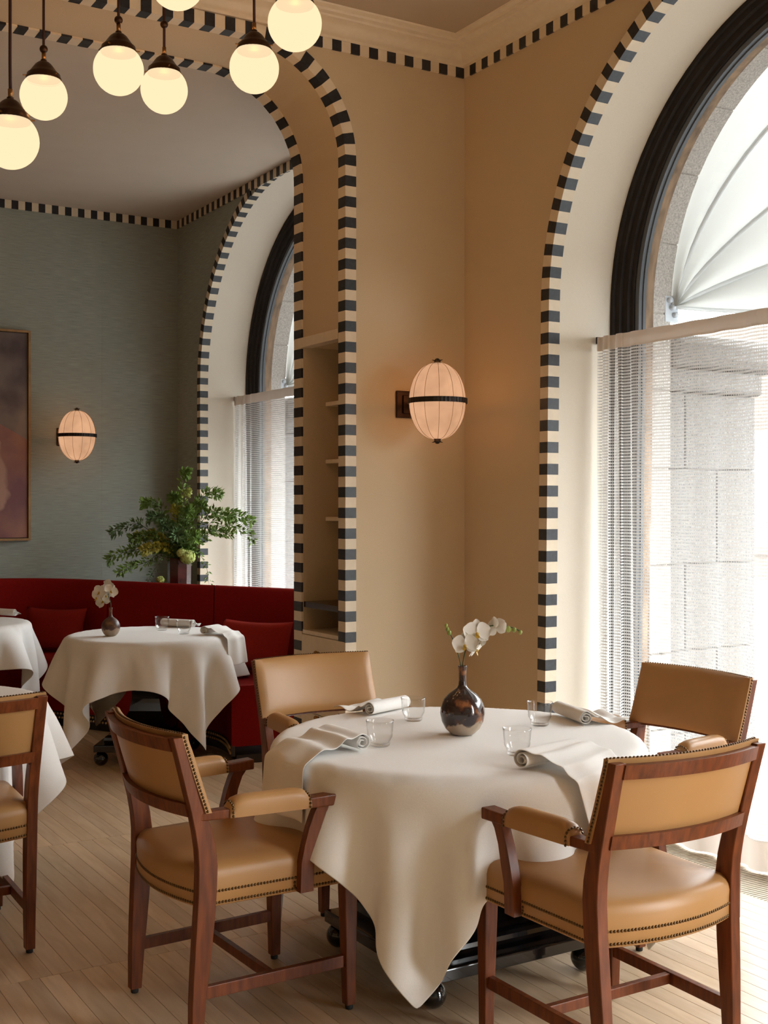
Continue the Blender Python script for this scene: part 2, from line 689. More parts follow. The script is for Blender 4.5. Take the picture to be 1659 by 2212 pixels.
# ---- walls
mb = MB()
arched_wall(mb, 0.0, -3.9, 0.0, CEIL + .1, W1)
arched_wall(mb, 0.0, YF, -3.9, CEIL + .1, W3)
wr0 = struct(mb.obj('wall_right', 'cream_wall'))
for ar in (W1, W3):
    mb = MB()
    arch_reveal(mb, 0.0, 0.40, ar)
    mb.obj('window_reveal', 'cream_daylit', wr0, smooth=True)

mb = MB()
arched_wall(mb, 0.0, TH, BACKY, CEIL + .1, W2)
wr = struct(mb.obj('wall_back_right', 'green_wall'))
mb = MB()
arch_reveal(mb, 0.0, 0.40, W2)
mb.obj('window_reveal', 'cream_daylit', wr, smooth=True)

mb = MB().box((XL, BACKY, 0), (0.4, BACKY + .2, CEIL + .1))
struct(mb.obj('wall_back', 'green_wall'))
# wallpaper joints on the green wall: narrow raised seams
for x in (-0.62, -1.55):
    MB().box((x - .0006, BACKY - .0012, 0.0), (x + .0006, BACKY + .001, BAND0)).obj('wallpaper_seam', 'green_wall', bpy.data.objects['wall_back'])

# arch wall: pier with the niche, lintel over the opening
NY0, NY1, NX = 0.065, 0.452, -0.345     # niche: y range, back plane
NZ0, NZ1 = 0.30, 2.31
mb = MB()
zt = CEIL + .1
mb.add([(JX, 0, 0), (0, 0, 0), (0, 0, zt), (JX, 0, zt)], [(0, 1, 2, 3)])            # front face of the pier
mb.add([(JX, TH, 0), (0, TH, 0), (0, TH, zt), (JX, TH, zt)], [(3, 2, 1, 0)])
# jamb face around the niche
for y0, y1, z0, z1 in ((0, NY0, 0, ARZ), (NY1, TH, 0, ARZ), (NY0, NY1, 0, NZ0), (NY0, NY1, NZ1, ARZ)):
    mb.add([(JX, y0, z0), (JX, y1, z0), (JX, y1, z1), (JX, y0, z1)], [(0, 1, 2, 3)])
# niche inside
mb.add([(JX, NY0, NZ0), (NX, NY0, NZ0), (NX, NY0, NZ1), (JX, NY0, NZ1)], [(0, 1, 2, 3)])
mb.add([(JX, NY1, NZ0), (NX, NY1, NZ0), (NX, NY1, NZ1), (JX, NY1, NZ1)], [(0, 1, 2, 3)])
mb.add([(NX, NY0, NZ0), (NX, NY1, NZ0), (NX, NY1, NZ1), (NX, NY0, NZ1)], [(0, 1, 2, 3)])
mb.add([(JX, NY0, NZ0), (NX, NY0, NZ0), (NX, NY1, NZ0), (JX, NY1, NZ0)], [(0, 1, 2, 3)])
mb.add([(JX, NY0, NZ1), (NX, NY0, NZ1), (NX, NY1, NZ1), (JX, NY1, NZ1)], [(0, 1, 2, 3)])
# rounded corner and flat soffit
arc = [(ARX + ARR * math.cos(PI / 2 * i / 20), ARZ + ARR * math.sin(PI / 2 * i / 20)) for i in range(21)] + [(XL, ARZ + ARR)]
mb.grid([[(x, 0, z) for x, z in arc], [(x, TH, z) for x, z in arc]])
for y in (0, TH):
    for i in range(len(arc) - 1):
        a, b = arc[i], arc[i + 1]
        mb.add([(a[0], y, a[1]), (b[0], y, b[1]), (b[0], y, zt), (a[0], y, zt)], [(0, 1, 2, 3)])
wc = struct(mb.obj('wall_center', 'cream_wall'))

# room shell out of view
struct(MB().box((XL - .2, YF, 0), (XL, BACKY, zt)).obj('wall_left', 'cream_wall'))
struct(MB().box((XL, YF - .2, 0), (0.4, YF, zt)).obj('wall_front', 'green_wall'))
struct(MB().box((XL, YF, CEIL), (0.4, TH * .5, CEIL + .1)).obj('ceiling', 'plaster_tan'))
struct(MB().box((XL, TH * .5, BAND1 + .012), (0.4, BACKY, CEIL + .1)).obj('ceiling_back', 'plaster'))

# cornice moulding of the front room, mitred in the corner
prof = [(0.0, BAND1), (0.012, BAND1), (0.014, BAND1 + .012), (0.03, BAND1 + .016), (0.045, BAND1 + .026), (0.06, BAND1 + .040), (0.085, BAND1 + .052),
        (0.115, BAND1 + .058), (0.12, BAND1 + .066), (0.145, BAND1 + .070), (0.15, BAND1 + .080), (0.175, BAND1 + .086), (0.18, CEIL)]
mb = MB()
mb.grid([[(XL, -p, z) for p, z in prof], [(-p, -p, z) for p, z in prof], [(-p, YF, z) for p, z in prof]])
struct(mb.obj('trim_cornice', 'cream_trim', smooth=True))
smooth_by_angle(bpy.data.objects['trim_cornice'], 30)

# ------------------------------------------------------------------ floor: strips laid in courses
struct(MB().box((XL, YF, -0.06), (0.0, BACKY, -0.0125)).obj('floor', 'floor_base'))
FLOOR = bpy.data.objects['floor']
PW, PL = 0.0652, 1.46
pm = {}
rows = [(-2.76 - .3, -1.30, -3.19, -0.0), (-1.30, 0.16, -3.19, -0.0), (0.16, 1.62, -2.6, -0.0), (1.62, 3.08, -2.6, -0.3), (3.08, BACKY, -2.3, -0.9)]
cnt = 0
for ri, (y0, y1, xa, xb) in enumerate(rows):
    n = int(round((xb - xa) / PW))
    off = (ri % 2) * 0.021
    for i in range(n):
        if cnt >= 299:
            break
        x1 = xb - i * PW - (off if i else 0)
        x0 = xb - (i + 1) * PW - off
        key = (round(x1 - x0, 4), round(y1 - y0, 4))
        if key not in pm:
            w, l = key[0] / 2 - .0004, key[1] / 2 - .0004
            b = .0007
            q = MB()
            q.loft([[(-w, -l, -.0125), (w, -l, -.0125), (w, l, -.0125), (-w, l, -.0125)],
                    [(-w, -l, -b), (w, -l, -b), (w, l, -b), (-w, l, -b)],
                    [(-w + b, -l + b, 0), (w - b, -l + b, 0), (w - b, l - b, 0), (-w + b, l - b, 0)]])
            pm[key] = q.mesh('plank', 'plank')
        o = bpy.data.objects.new('plank', pm[key])
        COL.objects.link(o)
        o.parent = FLOOR
        o.location = ((x0 + x1) / 2, (y0 + y1) / 2, 0)
        cnt += 1
# the rest of the strips, outside the view: one part
mb = MB()
def strips(xa, xb, ya, yb):
    n = int((xb - xa) / PW)
    w = (xb - xa) / n
    for i in range(n):
        mb.box((xa + i * w + .0004, ya + .0004, -.0125), (xa + (i + 1) * w - .0004, yb - .0004, 0))
strips(XL, 0, YF, -5.9)
strips(XL, 0, -5.9, -4.5)
strips(XL, 0, -4.5, -3.06)
for ri, (y0, y1, xa, xb) in enumerate(rows):
    strips(XL, xb - int(round((xb - xa) / PW)) * PW - (ri % 2) * 0.021, y0, y1)
strips(-0.3, 0, 1.62, 3.08)
strips(-0.9, 0, 3.08, BACKY)
tag(mb.obj('plank_field', 'plank', FLOOR), kind='stuff')

# floor grille along the window: slats run towards the glass
def grille(ya, yb, parent_name='floor_grille', label=''):
    t = thing(parent_name, label, 'floor grille', (0, 0, 0))
    MB().box((0.0, ya, -.06), (0.46, yb, -.028)).obj('pit', 'pit', t)
    q = MB()
    y = ya + .008
    while y < yb - .01:
        q.box((0.006, y, -.026), (0.46, y + .0085, -.0005))
        y += .0168
    tag(q.obj('slats', 'grille_wood', t), kind='stuff')
    MB().box((0.0, ya, -.028), (0.005, yb, 0.0)).obj('edging', 'grille_wood', t)
    return t
grille(W1.yc - W1.R - .03, W1.yc + W1.R + .03, label='slatted wooden floor grille under the sheer curtain by the orchid table')
grille(W2.yc - W2.R, W2.yc + W2.R, label='slatted wooden floor grille behind the red banquette')
struct(MB().box((0.0, W3.yc - W3.R, -.06), (0.46, W3.yc + W3.R, 0)).obj('floor_bay', 'floor_base'))

# ------------------------------------------------------------------ striped trims
PR = 0.009      # how far the tiles stand proud


def lrun(parent, frame, s0, s1, pitch, w, wj, first_black=True, face_ok=None, nseg=2, jamb_only=False, face_only=False, clampz=None):
    """alternating black and cream tiles wrapped round an edge. frame(s, n, q) -> world"""
    k = 0
    s = s0
    h = pitch / 2
    while s < s1 - 1e-6:
        black = (k % 2 == 0) == first_black
        a, b = max(s, clampz if clampz is not None else s), min(s + h, s1)
        k += 1
        s += h
        if b - a < .004:
            continue
        e = .0006 if black else 0.0
        full = face_ok is None or face_ok((a + b) / 2)
        p = PR + e
        if jamb_only or (not full and not face_only):
            L = [(0, 0), (0, -wj), (-p, -wj), (-p, 0)]
        elif face_only:
            if not full:
                continue
            L = [(0, p), (w, p), (w, 0), (0, 0)]
        else:
            L = [(-p, p), (w, p), (w, 0), (0, 0), (0, -wj), (-p, -wj)]
        rings = []
        for i in range(nseg + 1):
            t = a + (b - a) * i / nseg
            rings.append([frame(t, n, q) for n, q in L])
        o = MB().loft(rings).obj('tile', 'black_tile' if black else 'cream_trim', parent)
        fixn(o)


def win_frame(arch, roomdir=-1):
    def f(s, n, q):
        y, z, ny, nz = arch.at(max(0, s))
        return (roomdir * q, y + ny * n, z + nz * n)
    return f


def trim(name):
    return struct(thing(name))


T1 = trim('trim_1')
lrun(T1, win_frame(W1), 0.0, W1.L, 0.1022, 0.050, 0.056, True,
     face_ok=lambda s: W1.at(s)[1] + 0.05 * W1.at(s)[3] < BAND0 + .01)
T2 = trim('trim_2')
lrun(T2, win_frame(W2), 0.0, W2.L, 0.1005, 0.050, 0.056, True,
     face_ok=lambda s: W2.at(s)[1] + 0.05 * W2.at(s)[3] < BAND0 + .012)


def archA(front=True):
    Lj = ARZ
    La = ARR * PI / 2

    def f(s, n, q):
        if s < Lj:
            x, z, nx, nz = JX, s, 1.0, 0.0
        elif s < Lj + La:
            a = (s - Lj) / ARR
            x, z, nx, nz = ARX + ARR * math.cos(a), ARZ + ARR * math.sin(a), math.cos(a), math.sin(a)
        else:
            x, z, nx, nz = ARX - (s - Lj - La), ARZ + ARR, 0.0, 1.0
        y = -q if front else TH + q
        return (x + nx * n, y, z + nz * n)
    return f


LA = ARZ + ARR * PI / 2 + 3.2
T3 = trim('trim_3')
lrun(T3, archA(True), -0.0355, LA, 0.1010, 0.0515, 0.062, False, clampz=0.0, nseg=2)
T4 = trim('trim_4')
lrun(T4, archA(False), -0.02, LA, 0.1010, 0.0515, 0.078, False, clampz=0.0, nseg=2)


# cornice bands
def bandrun(parent, axis, start, end, pitch, base, sign, first_black, z0=BAND0, z1=BAND1):
    k = 0
    L = abs(end - start)
    s = 0.0
    h = pitch / 2
    d = 1 if end > start else -1
    while s < L - .004:
        a, b = start + d * s, start + d * min(s + h, L)
        black = (k % 2 == 0) == first_black
        p = (PR + (.0006 if black else 0)) * sign
        q = MB()
        if axis == 'x':
            q.box((min(a, b), min(base, base + p), z0), (max(a, b), max(base, base + p), z1))
        else:
            q.box((min(base, base + p), min(a, b), z0), (max(base, base + p), max(a, b), z1))
        q.obj('tile', 'black_tile' if black else 'cream_trim', parent)
        k += 1
        s += h


T5 = trim('trim_5')
bandrun(T5, 'x', -PR, -1.0, 0.1032, 0.0, -1, True)
T6 = trim('trim_6')
bandrun(T6, 'y', -PR, -4.2, 0.1032, 0.0, -1, False)
T7 = trim('trim_7')
bandrun(T7, 'x', -PR, -3.2, 0.1001, BACKY, -1, False, z1=BAND1 + .012)
T8 = trim('trim_8')
bandrun(T8, 'y', BACKY - PR, TH, 0.1001, 0.0, -1, True, z1=BAND1 + .012)

# ------------------------------------------------------------------ niche cabinet in the arch jamb
cab = thing('niche_cabinet', 'cream built-in niche cabinet with shelves in the arch jamb', 'cabinet', (0, 0, 0))
MB().box((JX - .011, NY0 - .002, 2.309), (JX + .05, TH + .001, 2.359)).obj('lintel', 'cream_trim', cab)
for z in (2.03, 1.73, 1.43):
    MB().box((-.570, NY0, z - .020), (NX, NY1, z)).obj('shelf', 'cream_trim', cab)
MB().box((JX + .002, NY0, .964), (NX, NY1, .993)).obj('counter', 'counter_stone', cab)
MB().box((JX - .004, NY0, .828), (NX, NY1, .848)).obj('shelf', 'cream_trim', cab)
for z0, z1, y0 in ((.560, .825, 0.0), (.432, .556, NY0), (.302, .428, NY0)):
    d = MB().box((JX - .0105, y0, z0), (JX + .04, NY1, z1)).obj('drawer', 'cream_trim', cab, bevel=.001)
    k = MB()
    k.tube([(JX - .010, .264, (z0 + z1) / 2 + .055), (JX - .022, .264, (z0 + z1) / 2 + .055)], .005, 10)
    k.sphere((JX - .028, .264, (z0 + z1) / 2 + .055), .011, 12, 8)
    k.obj('knob', 'brass', d, smooth=True)

# ------------------------------------------------------------------ windows
def sweep_arch(arch, prof, name, mat, parent, n=56, smooth=True):
    """prof: list of (inset, x)"""
    cols = [arch.pts(i, n) for i, x in prof]
    q = MB()
    for a in range(len(prof)):
        b = (a + 1) % len(prof)
        q.grid([[(prof[a][1], y, z) for y, z in cols[a]], [(prof[b][1], y, z) for y, z in cols[b]]])
    o = q.obj(name, mat, parent)
    fixn(o)
    smooth_by_angle(o, 28)
    return o


def window(arch, name):
    w = struct(thing(name))
    sweep_arch(arch, [(-.02, .375), (.022, .375), (.026, .385), (.052, .388), (.058, .402), (.088, .405), (.094, .418), (.112, .420), (.116, .432), (.122, .435), (.122, .47), (-.02, .47)],
               'frame', 'window_brown', w)
    sweep_arch(arch, [(.118, .428), (.140, .430), (.140, .450), (.146, .452), (.146, .47), (.118, .47)], 'glazing_bar', 'glazing_bar', w)
    sweep_arch(arch, [(.06, .471), (.138, .471), (.138, .512), (.128, .516), (.128, .535), (.06, .535)], 'outer_frame', 'weathered_wood', w)
    # panes: lunette, two tall leaves with a mullion
    P = arch.pts(.14, 56)
    q = MB().add([(.456, y, z) for y, z in P], [tuple(range(len(P)))])
    q.obj('pane', 'pane', w)
    return w


window(W1, 'window_1')
window(W2, 'window_2')
window(W3, 'window_3')


# masonry outside: arch stones round each window, pier stones at the side
def masonry(arch, pier_x1, label):
    t = thing('stone_arch', label, 'stone arch', (0, 0, 0))
    x0, x1 = .525, .665
    n = 11
    ins, out = .112, -.40
    # arc stones
    for i in range(n):
        a0, a1 = PI * i / n + .0035, PI * (i + 1) / n - .0035
        lo, hi = [], []
        rings = []
        for k in range(5):
            a = a0 + (a1 - a0) * k / 4
            c, s = math.cos(a), math.sin(a)
            r0, r1 = arch.R - ins, arch.R - out
            rings.append([(x0, arch.yc + r0 * c, arch.zc + r0 * s), (x1, arch.yc + r0 * c, arch.zc + r0 * s), (x1, arch.yc + r1 * c, arch.zc + r1 * s), (x0, arch.yc + r1 * c, arch.zc + r1 * s)])
        fixn(MB().loft(rings).obj('stone', 'granite', t))
    for sgn in (1, -1):
        zs = [0.0, .40, .77, 1.2, 1.67, 2.05, arch.zc]
        for a, b in zip(zs[:-1], zs[1:]):
            y0, y1 = arch.yc + sgn * (arch.R - ins), arch.yc + sgn * (arch.R + .42)
            MB().box((x0, min(y0, y1), a + .004), (x1, max(y0, y1), b - .004)).obj('stone', 'granite', t, bevel=.004)
    # mortar behind the joints
    sweep_arch(arch, [(ins - .004, x0 + .003), (ins - .004, x1 - .002), (-.38, x1 - .002), (-.38, x0 + .003)], 'mortar', 'granite', t)
    return t


masonry(W1, 1.2, 'granite arch stones outside the window nearest the orchid table')
masonry(W2, 1.2, 'granite arch stones outside the window behind the red banquette')


def pier(ys, sgn, label):
    t = thing('stone_pier', label, 'stone pier', (0, 0, 0))
    zs = [0.0, .36, .77, 1.20, 1.67, 2.05]
    xa, xb = .672, 1.30
    ye = ys + sgn * .62
    lo, hi = min(ys, ye), max(ys, ye)
    for i, (a, b) in enumerate(zip(zs[:-1], zs[1:])):
        xm = .80 if i % 2 == 0 else 1.02
        for p, q in ((xa, xm), (xm, xb)):
            MB().box((p + .004, lo, a + .004), (q - .004, hi, b - .004)).obj('stone', 'granite_pier', t, bevel=.004)
    MB().box((xa, lo + .012, 0), (xb - .012, hi - .012, 2.05)).obj('mortar', 'granite_pier', t)
    MB().box((xa, lo - .02, 2.055), (xb + .04, hi + .02, 2.17)).obj('string_course', 'granite_pier', t, bevel=.02)
    MB().box((xa, lo - .05, 2.174), (xb + .16, hi + .05, 2.345)).obj('cap_stone', 'granite_pier', t, bevel=.05)
    return t


pier(-0.765, 1, 'granite pier outside beside the orchid table window')
pier(3.44, 1, 'granite pier outside beside the banquette window')


def awning(arch, label):
    R = arch.R - .108
    C = Vector((.668, arch.yc, arch.zc + .035))
    t = thing('awning', label, 'awning', (0, 0, 0))

    def P(phi, tt, r=R):
        return C + Vector((r * math.sin(tt) * math.sin(phi), r * math.cos(tt), r * math.sin(tt) * math.cos(phi)))
    hoops = [math.radians(a) for a in (0, 17, 42, 66, 90)]
    for k in range(4):
        a, b = hoops[k], hoops[k + 1]
        rows_ = []
        for i in range(7):
            u = i / 6
            ph = a + (b - a) * u
            rr = R * (1 - .035 * math.sin(PI * u))
            rows_.append([P(ph, PI * j / 36, rr) for j in range(37)])
        MB().grid(rows_).obj('panel', 'awning', t, smooth=True)
    for k in range(1, 5):
        MB().tube([P(hoops[k], PI * j / 36, R - .012) for j in range(37)], .0105, 8).obj('rib', 'rib_metal', t, smooth=True)
    for sgn in (1, -1):
        h = MB().box((C.x - .045, C.y + sgn * (R + .004) - .012, C.z - .075), (C.x + .045, C.y + sgn * (R + .004) + .012, C.z + .055)).obj('hinge', 'hinge_metal', t, bevel=.006)
        for j in range(3):
            MB().tube([(C.x - .02 + .018 * j, C.y + sgn * (R - .026), C.z + .03 - .035 * j), (C.x - .02 + .018 * j, C.y + sgn * R, C.z + .03 - .035 * j)], .0135, 12).obj('pivot', 'hinge_metal', h, smooth=True)
    return t


awning(W1, 'white folding dome awning outside the window by the orchid table')
awning(W2, 'white folding dome awning outside the banquette window')

# facade behind the stones, pavement, building across the street
mb = MB()
for ar, y0, y1 in ((W3, YF, -3.9), (W1, -3.9, 0.1), (W2, 0.1, BACKY + .3)):
    arched_wall(mb, .515, y0, y1, CEIL + .6, ar, .05)
struct(mb.obj('wall_facade', 'granite'))
struct(MB().box((.40, -30, -.5), (60, 34, -.07)).obj('pavement', 'pavement'))
bd = thing('street_building', 'pale building across the street seen through the sheer curtain', 'building', (0, 0, 0))
MB().box((16, -26, -.07), (20, 30, 5.2)).obj('facade', 'facade', bd)
for iy in range(-5, 6):
    for iz in range(1):
        y, z = iy * 4.6 - 1.0, .6 + iz * 3.7
        wq = MB().box((15.97, y - .8, z), (16.0, y + .8, z + 2.4)).obj('window', 'facade_pane', bd)
        MB().box((15.93, y - .95, z - .15), (16.0, y + .95, z)).obj('sill', 'facade', wq)


# ------------------------------------------------------------------ curtains
def curtain(arch, ztop, label, rodlabel, seed, edge):
    rnd = random.Random(seed)
    t = thing('curtain', label, 'curtain', (0, 0, 0))
    xc = .268
    L = 2 * arch.R - .06
    ya = arch.yc + arch.R - edge
    # fold phases: tight pleats at the +y end, looser along the window
    n = 420
    ph = [0.0]
    for i in range(n):
        u = i / n
        per = .085 + .11 * min(1, u * 5) + .03 * math.sin(u * 23 + seed)
        ph.append(ph[-1] + 2 * PI * (L / n) / per)
    amp = [1.0 + .35 * math.sin(i * .037 + seed) for i in range(n + 1)]

    def row(z, k):
        """k 0 at the top, 1 at the floor"""
        A = .010 + .020 * k ** .6
        out = []
        for i in range(n + 1):
            u = i / n
            tight = 1.0 if u < .07 else max(.45, 1 - (u - .07) * 6)
            a = A * amp[i] * tight * (1.25 if u < .07 else 1)
            dy = (.020 if u < .09 else .005) * math.sin(2 * ph[i] + .6) * (0.3 + .7 * k ** .4)
            drift = .012 * k * math.sin(u * 9 + seed)
            out.append((xc + a * math.sin(ph[i]) , ya - u * L + dy + drift, z))
        return out

    def piece(name, z0, z1, mat, nz=10, push=0.0):
        zs = [z1 + (z0 - z1) * j / nz for j in range(nz + 1)]
        rowsP = [[(x + push, y, z) for x, y, z in row(z, (ztop - z) / ztop)] for z in zs]
        q = MB().grid(rowsP)
        o = q.obj(name, mat, t, smooth=True)
        uv = o.data.uv_layers.new(name='UVMap')
        us = [0.0]
        base = row(1.2, .5)
        for i in range(n):
            us.append(us[-1] + math.dist(base[i][:2], base[i + 1][:2]))
        vi = np.zeros(len(o.data.loops), dtype=np.int32)
        o.data.loops.foreach_get('vertex_index', vi)
        U = np.array([(us[k % (n + 1)], zs[k // (n + 1)]) for k in range(len(o.data.vertices))])
        uv.data.foreach_set('uv', U[vi].astype(np.float32).ravel())
        return o
    piece('panel', .125, ztop - .058, 'curtain', 16)
    piece('header_tape', ztop - .066, ztop, 'curtain_tape', 2, -.0015)
    piece('hem', .006, .13, 'curtain_tape', 3)
    r = MB().tube([(xc + .030, ya + .012, ztop - .012), (xc + .030, ya - L - .01, ztop - .012)], .009, 10).obj('curtain_rod', 'iron', smooth=True)
    tag(r, rodlabel, 'curtain rod')
    for y in (ya + .010, ya - L - .008):
        MB().box((xc + .0, y - .006, ztop - .030), (xc + .04, y + .006, ztop + .002)).obj('end_bracket', 'iron', r)
    return t


curtain(W1, 2.292, 'white openweave sheer curtain with sand header behind the chair at the orchid table', 'thin black rod carrying the sheer curtain by the orchid table', 3, .035)
curtain(W2, 2.325, 'white openweave sheer curtain with sand header behind the red banquette', 'thin black rod carrying the sheer curtain above the banquette', 8, .03)

# light portals: they only tell the renderer where the daylight comes in
for ar in (W1, W2, W3):
    ld = bpy.data.lights.new('daylight_portal', 'AREA')
    ld.shape = 'RECTANGLE'
    ld.size, ld.size_y = 3.7, 2 * ar.R
    ld.cycles.is_portal = True
    lo = bpy.data.objects.new('daylight_portal', ld)
    COL.objects.link(lo)
    lo.location = (.50, ar.yc, 1.85)
    lo.rotation_euler = (0, PI / 2, 0)


# ------------------------------------------------------------------ sconces
def sconce(loc, face, label):
    """face: rotation about z; local -y points into the room"""
    t = thing('wall_sconce', label, 'wall lamp', loc, face)
    q = MB()
    q.box((-.078, -.014, -.068), (.078, 0, .068))
    b = q.obj('back_plate', 'brass_dark', t, bevel=.006)
    MB().box((-.044, -.026, -.046), (.044, -.014, .046)).obj('raised_panel', 'brass_dark', b, bevel=.004)
    MB().tube([(0, -.02, 0), (0, -.125, 0)], .012, 12).obj('arm', 'brass_dark', t, smooth=True)
    cy = -.262
    A, Hh = .1365, .186
    nseg = 12
    # ribbed fabric egg: panels slightly flat between the seams
    rings = []
    for i in range(25):
        a = PI * (.055 + .89 * i / 24)
        r = A * math.sin(a) ** .88
        z = -Hh * math.cos(a)
        ring = []
        for j in range(nseg * 4):
            th = 2 * PI * j / (nseg * 4)
            k = abs(((j % 4) / 4) - .5) * 2
            ring.append((r * (1 - .018 * (1 - k)) * math.cos(th), cy + r * (1 - .018 * (1 - k)) * math.sin(th), z))
        rings.append(ring)
    sh = MB().loft(rings, True, False).obj('shade', 'shade', t, smooth=True)
    for j in range(nseg):
        th = 2 * PI * j / nseg
        pts = []
        for i in range(19):
            a = PI * (.055 + .89 * i / 18)
            r = A * math.sin(a) ** .88 + .0008
            pts.append((r * math.cos(th), cy + r * math.sin(th), -Hh * math.cos(a)))
        MB().tube(pts, .0011, 5).obj('seam', 'frame_oak', sh)
    # fluted band
    ring = []
    nb = 96
    q = MB()
    prof_ = [(-.0125, 0), (-.0125, .006), (.0125, .006), (.0125, 0)]
    rings = []
    for j in range(nb + 1):
        th = 2 * PI * j / nb
        f = .0018 if j % 2 else 0
        rings.append([((A + .001 + d + (f if d else 0)) * math.cos(th), cy + (A + .001 + d + (f if d else 0)) * math.sin(th), z) for z, d in prof_])
    q.loft(rings, True, False)
    fixn(q.obj('band', 'dark_metal', t))
    for sg in (1, -1):
        f = MB()
        f.lathe([(.0001, sg * .004), (.016, sg * .004), (.017, 0), (.016, sg * .014), (.020, sg * .017), (.013, sg * .018), (.011, sg * .023), (.006, sg * .026), (.0001, sg * .027)], 16, (0, cy, sg * (Hh - .006)))
        fo = f.obj('finial', 'dark_metal', t, smooth=True)
        for j in range(4):
            th = PI / 4 + PI / 2 * j
            MB().tube([(.012 * math.cos(th), cy + .012 * math.sin(th), sg * (Hh + .010)), (.027 * math.cos(th), cy + .027 * math.sin(th), sg * (Hh + .014))], [.004, .0008], 6).obj('finial_leaf', 'dark_metal', fo)
    ld = bpy.data.lights.new('bulb', 'POINT')
    ld.energy = LAMP_W * .28
    ld.color = LAMP_C
    ld.shadow_soft_size = .03
    lo = bpy.data.objects.new('bulb', ld)
    COL.objects.link(lo)
    lo.parent = t
    lo.location = (0, cy, 0.03)
    return t


sconce((-.342, 0, 1.995), 0.0, 'egg-shaped cream fabric sconce with dark band on the cream wall')
sconce((-.895, BACKY, 2.005), 0.0, 'egg-shaped cream fabric sconce with dark band on the green wall')


# ------------------------------------------------------------------ pendant globes
def pendant(p, R, ball, label, group='opal globe pendants of the ceiling cluster', top=CEIL):
    t = thing('pendant_lamp', label, 'pendant lamp', p, random.uniform(0, 6), group)
    prof_ = []
    for i in range(21):
        a = PI * i / 20
        if -math.cos(a) > .76:
            break
        prof_.append((max(1e-4, R * math.sin(a)), -R * math.cos(a)))
    MB().lathe(prof_, 32).obj('globe', 'globe', t, smooth=True)
    k = R / .1
    zc = R * .74
    g = MB()
    g.lathe([(.0700, -.006), (.0720, .004), (.0680, .010), (.0670, .020), (.058, .027), (.047, .042), (.034, .060), (.022, .070), (.0125, .074), (.0125, .080), (.0001, .080)], 28, (0, 0, zc - .002))
    go = g.obj('gallery', 'brass_dark', t, smooth=True)
    smooth_by_angle(go, 50)
    for j in range(3):
        th = 2 * PI * j / 3
        MB().tube([(.064 * math.cos(th), .064 * math.sin(th), zc + .006), (.084 * math.cos(th), .084 * math.sin(th), zc + .006)], .003, 6).obj('thumb_screw', 'brass', go)
    z1 = zc + .078
    MB().tube([(0, 0, z1), (0, 0, z1 + .030)], .0085, 12).obj('socket_stem', 'brass', t, smooth=True)
    top = top - p[2]
    MB().tube([(0, 0, z1 + .03), (.001, .0005, z1 + .12), (0, 0, top - .02)], .0058, 8).obj('cord', 'cord', t, smooth=True)
    if ball:
        MB().sphere((0, 0, z1 + ball), .017, 16, 12).obj('cord_ball', 'brass_dark', t, smooth=True)
    MB().lathe([(.0001, top), (.045, top), (.045, top - .008), (.012, top - .028), (.0001, top - .028)], 24).obj('ceiling_rose', 'brass_dark', t, smooth=True)
    ld = bpy.data.lights.new('bulb', 'POINT')
    ld.energy = LAMP_W
    ld.color = LAMP_C
    ld.shadow_soft_size = .03
    lo = bpy.data.objects.new('bulb', ld)
    COL.objects.link(lo)
    lo.parent = t
    lo.location = (0, 0, 0)
    return t


PB = 'opal glass globe pendant on a brown cord, '
pendant((-2.505, -.787, 2.785), .1, 0, PB + 'the lowest hanging of the cluster')
pendant((-2.205, -.125, 3.185), .0965, .045, PB + 'closest to the arch soffit')
pendant((-1.994, -.445, 3.235), .1, .047, PB + 'in the middle of the cluster')
pendant((-1.718, -.224, 3.268), .1, .128, PB + 'with the ball set high on its cord')
pendant((-1.510, -.684, 3.258), .1, 0, PB + 'hanging in front of the rounded arch corner')
pendant((-1.560, -1.144, 3.272), .1, 0, PB + 'leaning out towards the window')
pendant((-1.974, -1.023, 3.380), .1, 0, PB + 'the highest hanging of the cluster')
# second cluster, added out of view as warm fill, right of the camera
for x, y, z, lab in [(-1.5, -4.6, 3.2, 'of the unseen far cluster added as warm fill, nearest the orchid table'), (-1.9, -5.0, 3.25, 'of the unseen far cluster added as warm fill, deepest in the room')]:
    pendant((x, y, z), .1, 0, PB + lab, group='unseen opal globe pendants added as warm fill')
# third cluster, added out of view to warm the banquette room
for x, y, z, lab in [(-3.3, 2.0, 2.95, 'added unseen to warm the banquette room, the lowest there'), (-3.7, 2.5, 3.1, 'added unseen to warm the banquette room, nearest the green wall'), (-3.6, 1.5, 3.15, 'added unseen to warm the banquette room, nearest the arch')]:
    pendant((x, y, z), .1, 0, PB + lab, group='unseen opal globe pendants added to warm the banquette room', top=BAND1 + .012)

# ------------------------------------------------------------------ framed painting
pt = thing('framed_painting', 'framed painting in mauve and rose tones on the green wall', 'painting', (-1.80, BACKY, 2.007))
MB().box((-.60, -.030, -.760), (.60, -.004, .760)).obj('canvas', 'canvas', pt)
for a, b in (((-.622, -.045, -.782), (.622, -.002, -.766)), ((-.622, -.045, .766), (.622, -.002, .782)), ((-.622, -.045, -.766), (-.606, -.002, .766)), ((.606, -.045, -.766), (.622, -.002, .766))):
    MB().box(a, b).obj('frame_bar', 'frame_oak', pt)
MB().box((-.606, -.012, -.766), (.606, -.003, .766)).obj('backing', 'plinth', pt)

